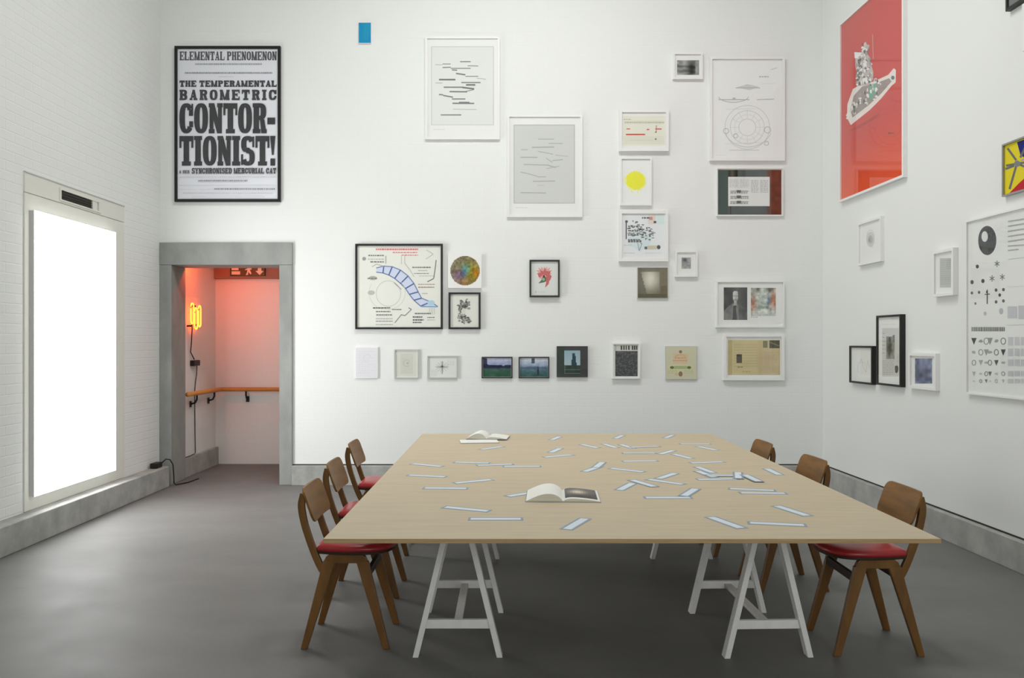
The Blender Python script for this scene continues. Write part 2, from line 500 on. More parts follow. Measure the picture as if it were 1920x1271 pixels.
# ------------------------------------------------------------------ printed pictures
class Canvas:
    """flat print: coloured areas drawn in photo pixels, stored in metres on the picture plane"""
    def __init__(s, conv, gain=1.0):
        s.conv = conv
        s.gain = gain
        s.auto = 0.03
        s.v, s.f, s.c = [], [], []
        s.layer = 0
        s.rnd = random.Random(7)
    def poly(s, pts, c, raw=False):
        o = len(s.v)
        y = -0.00022 * s.layer
        for p in pts:
            x, z = p if raw else s.conv(*p)
            s.v.append((x, y, z))
        s.f.append(tuple(range(o, o + len(pts))))
        s.c.append(c)
        s.layer += s.auto
    def up(s):
        s.layer += 1
    def rect(s, x0, y0, x1, y1, c):
        s.poly([(x0, y1), (x1, y1), (x1, y0), (x0, y0)], c)
    def line(s, x0, y0, x1, y1, w, c):
        dx, dy = x1 - x0, y1 - y0
        L = math.hypot(dx, dy) or 1
        nx, ny = -dy / L * w / 2, dx / L * w / 2
        s.poly([(x0 + nx, y0 + ny), (x0 - nx, y0 - ny), (x1 - nx, y1 - ny), (x1 + nx, y1 + ny)], c)
    def path(s, pts, w, c):
        for a, b in zip(pts, pts[1:]):
            s.line(*a, *b, w, c)
    def ell(s, cx, cy, rx, ry, c, n=20, jag=0.0):
        s.poly([(cx + rx * (1 + s.rnd.uniform(-jag, jag)) * math.cos(2 * math.pi * k / n), cy - ry * (1 + s.rnd.uniform(-jag, jag)) * math.sin(2 * math.pi * k / n)) for k in range(n)], c)
    def arc(s, cx, cy, r, a0, a1, w, c, n=20, ry=None):
        ry = ry or r
        s.path([(cx + r * math.cos(math.radians(a0 + (a1 - a0) * k / n)), cy - ry * math.sin(math.radians(a0 + (a1 - a0) * k / n))) for k in range(n + 1)], w, c)
    def words(s, x0, x1, y, h, c, lo=2.0, hi=6.0, gap=1.2):
        x = x0
        while x < x1 - 1:
            w = min(s.rnd.uniform(lo, hi), x1 - x)
            s.rect(x, y - h / 2, x + w, y + h / 2, c)
            x += w + gap
    def image(s, x0, y0, x1, y1, nx, ny, fn):
        s.auto = 0.0
        for j in range(ny):
            for i in range(nx):
                u, v = (i + .5) / nx, (j + .5) / ny
                a0, a1 = x0 + (x1 - x0) * i / nx, x0 + (x1 - x0) * (i + 1) / nx
                b0, b1 = y0 + (y1 - y0) * j / ny, y0 + (y1 - y0) * (j + 1) / ny
                s.rect(a0, b0, a1, b1, fn(u, v))
        s.auto = 0.03
        s.layer += 0.5
    def build(s, name, parent, loc):
        me = bpy.data.meshes.new(name)
        me.from_pydata(s.v, [], s.f)
        ca = me.color_attributes.new('Col', 'FLOAT_COLOR', 'CORNER')
        buf = []
        for f, c in zip(s.f, s.c):
            c = [min(.9, q * s.gain) for q in lin(tuple(max(0, min(255, q)) / 255.0 for q in c))]
            buf += [c[0], c[1], c[2], 1.0] * len(f)
        ca.data.foreach_set('color', buf)
        me.update()
        bm = bmesh.new()
        bm.from_mesh(me)
        for f in bm.faces:
            if f.normal.y > 0:
                f.normal_flip()
        bm.to_mesh(me)
        bm.free()
        me.materials.append(M['ink'])
        o = bpy.data.objects.new(name, me)
        COL.objects.link(o)
        o.parent = parent
        o.location = loc
        return o

def blob(u, v, cu, cv, su, sv):
    return math.exp(-((u - cu) / su) ** 2 - ((v - cv) / sv) ** 2)

def mixc(a, b, t):
    t = max(0, min(1, t))
    return tuple(a[i] + (b[i] - a[i]) * t for i in range(3))

def hsh(i, j=0):
    return (math.sin(i * 127.1 + j * 311.7) * 43758.5453) % 1.0

def vn(u, v, s):
    x, y = u * s, v * s
    i, j = math.floor(x), math.floor(y)
    fx, fy = x - i, y - j
    fx, fy = fx * fx * (3 - 2 * fx), fy * fy * (3 - 2 * fy)
    a = hsh(i, j) * (1 - fx) + hsh(i + 1, j) * fx
    b = hsh(i, j + 1) * (1 - fx) + hsh(i + 1, j + 1) * fx
    return a * (1 - fy) + b * fy

def picture(name, label, root, w, h, bar, depth, fmat, conv, paint, mount='mount', glass=True, group=None, cat='picture', edge=None):
    """frame of four mitred bars, mount board, print, pane; local x right, y into the wall, z up"""
    tag(root, label, cat, group)
    if bar > 0:
        fr = MB()
        y0, y1 = -depth, 0.0
        O = [(-w / 2, 0), (w / 2, 0), (w / 2, h), (-w / 2, h)]
        I = [(-w / 2 + bar, bar), (w / 2 - bar, bar), (w / 2 - bar, h - bar), (-w / 2 + bar, h - bar)]
        vs = [(x, y0, z) for x, z in O] + [(x, y0, z) for x, z in I] + [(x, y1, z) for x, z in O] + [(x, y1, z) for x, z in I]
        fs = []
        for k in range(4):
            n = (k + 1) % 4
            fs += [(k, n, 4 + n, 4 + k), (8 + k, 12 + k, 12 + n, 8 + n), (k, 8 + k, 8 + n, n), (4 + k, 4 + n, 12 + n, 12 + k)]
        fr.add(vs, fs).build('frame', fmat, root)
        rec = min(0.016, depth * 0.5)
        base = MB().box(-w / 2 + bar, -depth + rec, bar, w / 2 - bar, -depth + rec + .004, h - bar).build('mount', mount, root)
        pd = -depth + rec - 0.0006
        if glass:
            MB().box(-w / 2 + bar, -depth + .003, bar, w / 2 - bar, -depth + .0045, h - bar).build('glass_pane', 'glass', root)
    else:
        base = MB().box(-w / 2, -depth, 0, w / 2, 0, h).build('backing_board', fmat, root, 0.0015)
        pd = -depth - 0.0006
    c = Canvas(conv, 1.1 if bar > 0 and glass else 0.92)
    paint(c)
    if c.f:
        c.build('print', base, (0, pd, 0))
    return root

def art(name, label, x0, y0, x1, y1, paint, bar=0.02, depth=0.03, fmat='white_frame', mount='mount', glass=True, group='works on the back wall', cat='framed picture'):
    d = D - depth
    X0, X1 = (x0 - CX) / F * d, (x1 - CX) / F * d
    Z1, Z0 = H + (CY - y0) / F * d, H + (CY - y1) / F * d
    xc = (X0 + X1) / 2
    root = empty(name, (xc, D, Z0))
    conv = lambda px, py: ((px - CX) / F * d - xc, H + (CY - py) / F * d - Z0)
    return picture(name, label, root, X1 - X0, Z1 - Z0, bar, depth, fmat, conv, paint, mount, glass, group, cat)

RA = math.atan(0.0215)
def artR(name, label, p0, p1, zt, zb, paint, bar=0.02, depth=0.035, fmat='white_frame', mount='mount', glass=True, width=None, group='works on the right wall', cat='framed picture'):
    def dep(px):
        return (3.327 + 0.0215 * D - depth) / ((px - CX) / F + 0.0215)
    d0 = dep(p0)
    d1 = dep(p1) if width is None else d0 - width
    yc = (d0 + d1) / 2
    root = empty(name, (XR(yc), yc, zb), -math.pi / 2 + RA)
    conv = lambda px, py: (yc - dep(px), H + (CY - py) / F * dep(px) - zb)
    return picture(name, label, root, d0 - d1, zt - zb, bar, depth, fmat, conv, paint, mount, glass, group, cat)

INK = (38, 38, 42)
G1, G2, G3 = (120, 120, 122), (160, 160, 160), (190, 190, 190)

# fat slab-serif letters for the big poster, in a unit box
def slab(ch, t=.34, h=.13):
    P = []
    def R(x0, y0, x1, y1):
        P.append([(x0, y0), (x1, y0), (x1, y1), (x0, y1)])
    def Q(*pts):
        P.append(list(pts))
    def ringseg(cx, cy, rx, ry, tx, ty, a0, a1, n=16, e=2.6):
        def pt(a, qx, qy):
            c, s_ = math.cos(a), math.sin(a)
            return (cx + qx * math.copysign(abs(c) ** (2 / e), c), cy + qy * math.copysign(abs(s_) ** (2 / e), s_))
        for k in range(n):
            a, b_ = math.radians(a0 + (a1 - a0) * k / n), math.radians(a0 + (a1 - a0) * (k + 1) / n)
            P.append([pt(a, rx, ry), pt(b_, rx, ry), pt(b_, rx - tx, ry - ty), pt(a, rx - tx, ry - ty)])
    if ch == 'O':
        ringseg(.5, .5, .5, .5, t, h, 0, 360, 28)
    elif ch == 'C':
        ringseg(.5, .5, .5, .5, t, h, 38, 322, 24)
        R(.68, .58, .98, .80); R(.86, .58, .98, .98); R(.70, .20, .98, .40)
    elif ch == 'D':
        R(.06, 0, .06 + t, 1); R(0, 0, .5, h); R(0, 1 - h, .5, 1)
        ringseg(.45, .5, .55, .5, t, h, -90, 90)
    elif ch in 'PRB':
        R(.06, 0, .06 + t, 1); R(0, 1 - h, .55, 1); R(.3, .44, .55, .44 + h)
        R(0, 0, .06 + t + .1, h)
        ringseg(.5, .72, .47, .28, t, h, -90, 90, 10)
        if ch == 'R':
            Q((.5, .5), (.62, 0), (.98, 0), (.84, .46)); R(.62, 0, 1, h)
        if ch == 'B':
            R(0, 0, .55, h)
            ringseg(.5, .28, .5, .28, t, h, -90, 90, 10)
    elif ch == 'S':
        ringseg(.5, .72, .48, .28, t * .95, h, 20, 250, 16)
        ringseg(.5, .28, .5, .28, t * .95, h, -165, 90, 16)
        Q((.08, .62), (.4, .42), (.92, .38), (.6, .60))
        R(.82, .62, .96, .98); R(.02, .02, .16, .38)
    elif ch == 'N':
        R(.06, 0, .06 + t * .7, 1); R(.94 - t * .7, 0, .94, 1)
        Q((.02, 1), (.40, 1), (.94, 0), (.60, 0))
        R(0, 0, .42, h); R(.6, 1 - h, 1, 1); R(0, 1 - h, .4, 1)
    elif ch == 'T':
        R(.5 - t / 2, 0, .5 + t / 2, 1); R(0, 1 - h * 1.3, 1, 1); R(.18, 0, .82, h)
        R(0, .60, .15, 1); R(.85, .60, 1, 1)
    elif ch == 'I':
        R(.5 - t * .85, 0, .5 + t * .85, 1); R(0, 0, 1, h); R(0, 1 - h, 1, 1)
    elif ch == 'E':
        R(.06, 0, .06 + t, 1); R(0, 0, 1, h); R(0, 1 - h, 1, 1); R(.3, .44, .72, .44 + h)
        R(.86, 0, 1, .34); R(.86, .66, 1, 1); R(.62, .34, .74, .66)
    elif ch == 'L':
        R(.06, 0, .06 + t, 1); R(0, 0, 1, h); R(0, 1 - h, .5, 1); R(.86, 0, 1, .4)
    elif ch == 'H':
        R(.05, 0, .05 + t, 1); R(.95 - t, 0, .95, 1); R(.2, .44, .8, .56)
        for x in (0, .56):
            R(x, 0, x + .44, h); R(x, 1 - h, x + .44, 1)
    elif ch == 'M':
        R(.04, 0, .04 + t * .6, 1); R(.96 - t * .8, 0, .96, 1)
        Q((0, 1), (.3, 1), (.58, 0), (.42, 0)); Q((1, 1), (.74, 1), (.42, 0), (.58, 0))
        R(0, 0, .32, h); R(.62, 0, 1, h); R(0, 1 - h, .3, 1); R(.7, 1 - h, 1, 1)
    elif ch == 'A':
        Q((.06, 0), (.24, 0), (.56, 1), (.40, 1)); Q((.60, 0), (.94, 0), (.66, 1), (.36, 1))
        R(.22, .24, .72, .24 + h); R(0, 0, .36, h); R(.52, 0, 1, h)
    elif ch == 'U':
        R(.06, .3, .06 + t, 1); R(.94 - t * .7, .3, .94, 1); R(0, 1 - h, .46, 1); R(.58, 1 - h, 1, 1)
        ringseg(.5, .34, .44, .34, t, h, 180, 360, 12)
    elif ch == 'Y':
        R(.5 - t / 2, 0, .5 + t / 2, .5); Q((.02, 1), (.38, 1), (.66, .42), (.34, .42)); Q((.98, 1), (.74, 1), (.42, .42), (.62, .42))
        R(0, 1 - h, .44, 1); R(.62, 1 - h, 1, 1); R(.2, 0, .8, h)
    elif ch == '-':
        R(0, .30, .9, .52)
    elif ch == '!':
        Q((.0, 1), (.9, 1), (.62, .36), (.30, .36)); R(.05, 0, .85, .24)
    elif ch == '&':
        ringseg(.42, .74, .30, .26, .16, h, 0, 360, 14); ringseg(.42, .28, .40, .28, .2, h, 0, 360, 14); Q((.2, .7), (.45, .7), (1, 0), (.72, 0))
    return P
WID = {'I': .58, '!': .42, '-': .62, ' ': .38, 'M': 1.25, '&': 1.0}

def slab_row(c, s, x0, x1, y0, y1, col, gap=.07, t=.34, h=.13, taper=None):
    tot = sum(WID.get(ch, 1.0) for ch in s) + gap * (len(s) - 1)
    k = (x1 - x0) / tot
    x = x0
    for ch in s:
        w = WID.get(ch, 1.0) * k
        for p in slab(ch, t, h):
            c.poly([(x + a * w, y1 - b_ * (y1 - y0)) for a, b_ in p], col)
            c.layer += 0.02
        x += w + gap * k

def paint_poster(c):
    def zx(x): return 280 + x * .2676
    def zy(y): return 60 + y * .2675
    c.rect(331, 90, 522, 374, (224, 224, 232))
    c.up()
    K = (52, 52, 56)
    slab_row(c, 'ELEMENTAL PHENOMENON', zx(208), zx(890), zy(133), zy(195), (80, 80, 86), .08, .36, .13)
    for (x0, x1, y, h, col) in ((318, 785, 222, 14, (150, 150, 158)), (245, 858, 284, 13, (128, 128, 136)), (480, 590, 310, 5, G3)):
        c.words(zx(x0), zx(x1), zy(y), h * .2676 * .8, col, .8, 2.6, .9)
    slab_row(c, 'THE TEMPERAMENTAL', zx(208), zx(890), zy(337), zy(382), (62, 62, 66), .10, .38, .22)
    slab_row(c, 'BAROMETRIC', zx(208), zx(890), zy(402), zy(475), (62, 62, 66), .28, .36, .18)
    slab_row(c, 'CONTOR-', zx(208), zx(886), zy(497), zy(708), K, .045, .40, .14)
    slab_row(c, 'TIONIST!', zx(208), zx(886), zy(727), zy(935), K, .045, .40, .14)
    slab_row(c, '& HER', zx(208), zx(280), zy(968), zy(990), (95, 95, 100), .12, .34, .2)
    slab_row(c, 'SYNCHRONISED MERCURIAL CAT', zx(295), zx(888), zy(952), zy(992), (66, 66, 70), .09, .34, .2)
    for (x0, x1, y, h, col) in ((208, 888, 1016, 6, (178, 178, 186)), (342, 685, 1042, 12, (130, 130, 138)), (208, 888, 1075, 4, (176, 176, 182)),
                                (455, 886, 1100, 11, (118, 118, 126)), (208, 450, 1103, 4, G3), (235, 870, 1129, 6, (165, 165, 172)), (300, 810, 1153, 4, G3)):
        c.words(zx(x0), zx(x1), zy(y), h * .2676 * .8, col, .8, 2.8, .9)

art('framed_poster', 'large black-framed letterpress poster reading contortionist above the doorway', 327, 86, 525.5, 378, paint_poster, 0.028, 0.035, 'black_frame', cat='framed poster')

def paint_blue(c):
    c.image(672.5, 42.5, 695.5, 80.5, 6, 9, lambda u, v: (22 + 14 * vn(u, v, 3), 140 + 18 * vn(u, v, 4), 190 + 12 * vn(u, v, 2)))
art('canvas_panel', 'small plain blue canvas panel high on the wall', 672, 42, 696, 81, paint_blue, 0, 0.02, 'mount', cat='painting')

def lines_print(box, segs, base, dark, hair):
    def f(c):
        x0, y0, x1, y1 = box
        c.rect(x0, y0, x1, y1, base)
        c.up()
        c.rect(x0, y0, x1, y0 + 1.5, hair); c.rect(x0, y0, x0 + 1.5, y1, hair); c.rect(x1 - 1.5, y0, x1, y1, hair); c.rect(x0, y1 - 1.2, x1, y1, hair)
        c.up()
        for s in segs:
            a, b, p, q = s[:4]
            w = s[4] if len(s) > 4 else 1.6
            col = mixc(base, dark, min(1, .55 + .25 * w / 2))
            c.line(a, b, p, q, w, col)
        c.words(x0 + 4, x0 + 26, y1 + 8, 1.2, (205, 205, 204))
    return f
def z3(x, y): return (640 + x * .2203, 20 + y * .2203)
seg3 = []
for (a, b_, p, q, w) in ((1010, 430, 1100, 430, 2), (860, 450, 930, 450, 1.6), (1075, 465, 1165, 467, 1.6), (860, 480, 930, 478, 2), (930, 487, 1100, 487, 1.8), (940, 500, 985, 503, 2.2),
                         (975, 530, 1055, 542, 2.6), (1055, 555, 1165, 555, 1.6), (830, 583, 970, 583, 3), (800, 612, 860, 612, 1), (1020, 608, 1185, 608, 2.2), (1060, 628, 1140, 628, 3),
                         (870, 648, 1040, 648, 2.4), (1030, 650, 1130, 662, 3), (920, 685, 1070, 687, 2.6), (1050, 685, 1130, 668, 1.6), (830, 710, 865, 712, 2.4), (865, 718, 950, 733, 2.4),
                         (940, 748, 1055, 748, 2.2), (1000, 776, 1090, 776, 2), (945, 785, 1130, 786, 2.6), (950, 835, 1150, 838, .8), (845, 884, 1020, 884, 2.2), (800, 455, 860, 458, .8), (1150, 570, 1230, 580, .8)):
    seg3.append((*z3(a, b_), *z3(p, q), w))
art('framed_drawing', 'large white-framed print of dark horizontal dashes beside the small blue panel', 797, 68, 937, 261,
    lines_print((808, 86, 926, 234), seg3, (222, 223, 222), (110, 112, 112), (200, 201, 200)), 0.022, 0.03)
def z4(x, y): return (930 + x * .1731, 200 + y * .1731)
seg4 = []
for (a, b_, p, q, w) in ((455, 348, 630, 348, 1.6), (570, 393, 725, 395, 1.6), (390, 438, 630, 433, 2.2), (270, 462, 345, 462, 1.6), (455, 480, 620, 512, 1.6), (640, 520, 780, 535, 1.2), (265, 545, 450, 545, 2),
                         (545, 555, 610, 600, 1.6), (610, 580, 725, 570, 1.8), (300, 622, 560, 630, 1.8), (560, 630, 650, 655, 2), (545, 668, 690, 640, 1.4), (265, 705, 345, 722, 1.6), (345, 722, 450, 752, 1.6),
                         (450, 757, 540, 757, 1.6), (400, 805, 640, 802, 1.8), (265, 928, 540, 932, 1.8), (450, 850, 520, 850, 1)):
    seg4.append((*z4(a, b_), *z4(p, q), w))
art('framed_drawing', 'large white-framed grey print of pale lines in the middle of the wall', 951, 215, 1092, 407,
    lines_print((963, 233, 1078, 381), seg4, (206, 206, 206), (165, 166, 166), (182, 182, 182)), 0.022, 0.03)

def paint5(c):
    def f(u, v):
        g = 150 - 95 * blob(u, v, .68, .5, .22, .8) - 60 * blob(u, v, .2, .42, .5, .08) - 40 * blob(u, v, .3, .75, .4, .08) + 70 * vn(u, v, 6) - 30
        if u > .85: g = 120 + 40 * vn(u, v, 9)
        return (g, g, g)
    c.image(1270, 112, 1311.5, 139.5, 24, 16, f)
art('framed_photograph', 'small white-framed black and white photograph near the top of the wall', 1262, 98, 1318, 148, paint5, 0.02, 0.035)

def paint6(c):
    c.rect(1168, 217, 1249, 272, (226, 224, 212))
    c.up()
    c.rect(1171, 226, 1246, 231, (212, 211, 196))
    c.words(1170, 1184, 223, 1.4, (170, 170, 160)); c.words(1172, 1246, 229, 1.6, (180, 178, 166))
    c.up()
    R = (214, 92, 84)
    for a, b_, w, h in ((1175, 240, 7, 1.8), (1174, 250, 36, 2.8), (1213, 241, 5, 2.2), (1229, 240, 12, 2.2)):
        c.rect(a, b_, a + w, b_ + h, R)
    c.line(1231, 234, 1231, 248, 1.4, (190, 120, 100)); c.ell(1230, 260, 1.8, 1.8, (110, 125, 95)); c.ell(1230, 247, 1.4, 1.4, (120, 110, 90))
    for k in range(5): c.line(1170, 256 + k * 3, 1247, 256 + k * 3, .5, (205, 204, 192))
    c.words(1180, 1225, 262, .8, (190, 188, 176))
art('framed_chart', 'white-framed cream chart with short red bars', 1161, 205, 1254, 283, paint6, 0.03, 0.045)

def paint7(c):
    c.rect(1339, 114, 1466, 296, (234, 234, 236))
    c.up()
    L = (196, 197, 199)
    LL = (214, 214, 217)
    cx, cy = 1402, 238
    for r in (16, 24, 32, 42): c.arc(cx, cy, r, 0, 360, .8, L if r != 24 else LL, 32, r * .98)
    for k in range(12):
        a = math.radians(k * 30)
        c.line(cx + 17 * math.cos(a), cy + 17 * math.sin(a), cx + 33 * math.cos(a), cy + 33 * math.sin(a), .8, LL)
    for (x, y, r) in ((1362, 245, 5), (1440, 243, 6), (1380, 254, 4), (1438, 268, 4)):
        c.arc(x, y, r, 0, 360, 1.1, (182, 184, 186), 12)
    c.arc(1403, 235, 46, 200, 340, 1.0, L, 20, 40)
    c.line(1368, 281, 1424, 281, 1, L); c.line(1360, 269, 1440, 266, .8, LL)
    c.poly([(1382, 163), (1402, 157), (1424, 162), (1406, 168)], (205, 206, 208)); c.line(1380, 164, 1426, 164, 1.2, (176, 178, 180))
    c.arc(1376, 180, 28, 185, 355, 1.2, (185, 186, 188), 12, 11); c.line(1348, 186, 1406, 186, 1.4, (180, 182, 184)); c.line(1420, 186, 1452, 185, 1.4, (186, 188, 190))
    c.ell(1377, 184, 3, 2, (190, 190, 192)); c.line(1362, 204, 1418, 203, .8, LL)
    c.words(1424, 1442, 143, 2.0, (180, 180, 184)); c.line(1446, 130, 1458, 126, 1.2, (200, 200, 204)); c.words(1428, 1456, 156, .8, LL)
    c.words(1344, 1362, 290, .8, LL)
art('framed_drawing', 'large white-framed technical line drawing with a round plan, beside the right corner', 1331, 106, 1472, 301, paint7, 0.026, 0.04)

def paint8(c):
    c.rect(1167, 299, 1218, 381, (236, 236, 238))
    c.up()
    c.ell(1192, 339, 20, 19, (240, 238, 150), 22, .12)
    c.up()
    c.ell(1192, 338, 17.5, 16.5, (240, 230, 70), 26, .10)
    for dx in (-7, -3, 2, 6): c.ell(1192 + dx, 322 + abs(dx) * .4, 1.6, 4, (242, 234, 90), 8)
    c.line(1184, 356, 1186, 361, 2, (238, 234, 120)); c.line(1196, 357, 1197, 362, 2, (238, 234, 120))
art('framed_print', 'white-framed print of a yellow blot', 1163, 295, 1222, 385, paint8, 0.016, 0.035)

def paint9(c):
    c.image(1347, 318, 1466, 402, 40, 28, lambda u, v: (76 + 12 * vn(u, v, 9), 82 + 12 * vn(u, v, 9), 82 + 10 * vn(u, v, 9)) if u < .77 else (92 + 34 * vn(u, v, 14), 48 + 14 * vn(u, v, 14), 34 + 10 * vn(u, v, 14)))
    c.up()
    c.rect(1347, 318, 1366, 402, (64, 78, 74)); c.rect(1366, 318, 1384, 331, (42, 40, 30)); c.rect(1371, 318, 1376, 330, (74, 66, 46)); c.rect(1369, 385, 1372, 402, (60, 60, 58))
    c.up()
    c.rect(1366, 331, 1444, 386, (224, 224, 224))
    c.up()
    for k in range(8): c.words(1368, 1386, 336 + k * 2.0, .9, (186, 188, 190)); c.words(1388, 1405, 336 + k * 2.0, .9, (192, 194, 196))
    for k in range(11):
        c.words(1409, 1423, 338 + k * 2.2, 1.0, (180, 180, 186)); c.words(1426, 1441, 338 + k * 2.2, 1.0, (176, 176, 184))
    for y in (358, 368, 378):
        c.line(1370, y, 1404, y, 1.2, (110, 110, 110)); c.words(1370, 1404, y + 3, 2.2, (150, 150, 150)); c.rect(1382, y - 2, 1390, y + 3, (100, 100, 100))
art('framed_collage', 'dark green and rust collage with a white sheet in a thin white frame', 1344, 315, 1469, 405, paint9, 0.008, 0.03)

def paint10(c):
    c.rect(1167, 401, 1247, 480, (228, 230, 234))
    c.up()
    c.ell(1200, 450, 22, 18, (214, 224, 230), 18, .1); c.rect(1232, 402, 1246, 420, (214, 228, 228)); c.rect(1216, 402, 1230, 420, (226, 214, 210))
    c.up()
    r = c.rnd
    for k in range(90):
        x = r.gauss(1200, 13); y = r.gauss(432, 9)
        if not (1176 < x < 1232 and 408 < y < 456): continue
        g = r.choice((70, 95, 120, 150, 165))
        c.rect(x, y, x + r.uniform(2, 5), y + r.uniform(1, 3), (g, g + r.randint(-6, 8), g + r.randint(-4, 10)))
        c.layer += .02
    c.rect(1173.5, 413, 1175.5, 448, (80, 80, 84)); c.ell(1175, 415, 2.6, 2.6, (96, 96, 100))
    for y in (424, 432, 440, 449): c.words(1178, 1200, y, 2.6, (118, 120, 122))
    c.words(1204, 1220, 408, 3, (110, 110, 116)); c.rect(1226, 414, 1231, 418, (90, 90, 92)); c.rect(1218, 406, 1224, 412, (200, 150, 145))
    c.words(1178, 1205, 452, 4, (104, 106, 108)); c.path([(1196, 455), (1199, 470), (1204, 456)], 1.2, (140, 160, 165))
    c.rect(1209, 462, 1214, 467, (100, 100, 100)); c.rect(1215, 460, 1232, 467, (206, 200, 178)); c.ell(1235.5, 463, 3.5, 4, (84, 84, 84), 10)
    c.words(1170, 1186, 459, .9, G3); c.words(1170, 1190, 474, .9, G3); c.words(1210, 1240, 474, .9, (214, 214, 216))
art('framed_collage', 'white-framed collage of grey lettering fragments below the yellow blot', 1161, 395, 1253, 490, paint10, 0.03, 0.045)

def paint11(c):
    c.image(1278.5, 482.5, 1296, 503.5, 12, 14, lambda u, v: (lambda g: (g, g, g + 2))(138 + 40 * vn(u, v, 7) - 90 * blob(u, v, .36, .22, .22, .18)))
art('framed_photograph', 'tiny white-framed grey photograph beside the lettering collage', 1266, 470, 1308, 519, paint11, 0.018, 0.035)

def paint12(c):
    def f(u, v):
        a = (112, 110, 96)
        s = blob(u, v, .42, .36, .34, .42)
        w = 1.0 if (v > .12 and u > .06 + .28 * v and u < .74) else .25
        col = mixc(a, (226, 224, 208), s * w)
        if u > .74: col = mixc(col, (134, 126, 104), .7)
        if v > .86: col = mixc(col, (98, 94, 72), .8)
        if u > .78 and v > .6: col = mixc(col, (110, 98, 80), .6)
        return tuple(q + 8 * (vn(u, v, 12) - .5) for q in col)
    c.image(1196, 502, 1251.5, 558.5, 30, 30, f)
art('photograph', 'unframed square photograph of a pale glowing room corner', 1195, 501, 1252.5, 559.5, paint12, 0, 0.022, 'grey_frame', cat='photograph')

def paint13(c):
    cx, cy, r = 872, 507.5, 27.5
    c.auto = 0.0
    n = 44
    for j in range(n):
        for i in range(n):
            u, v = (i + .5) / n * 2 - 1, (j + .5) / n * 2 - 1
            if u * u + v * v > 1: continue
            col = (136, 128, 100)
            col = mixc(col, (150, 132, 20), .9 * blob(u, v, .5, .1, .55, .7))
            col = mixc(col, (96, 168, 160), .9 * blob(u, v, .05, -.1, .3, .35))
            col = mixc(col, (118, 84, 128), .8 * blob(u, v, -.45, .3, .35, .35))
            col = mixc(col, (205, 130, 40), .8 * blob(u, v, .8, .15, .25, .3))
            col = mixc(col, (80, 104, 150), .7 * blob(u, v, -.1, .2, .18, .25))
            col = mixc(col, (164, 112, 70), .6 * blob(u, v, .0, .8, .4, .25))
            k = 44 * (vn(u + 3, v + 5, 7) - .5) + 30 * (vn(u + 9, v + 2, 13) - .5)
            c.rect(cx + (u - 1 / n) * r, cy + (v - 1 / n) * r, cx + (u + 1 / n) * r, cy + (v + 1 / n) * r, tuple(q + k for q in col))
art('circular_print', 'white square panel with a multicoloured speckled disc', 840, 477, 903, 540, paint13, 0, 0.028, 'white_frame', cat='print')

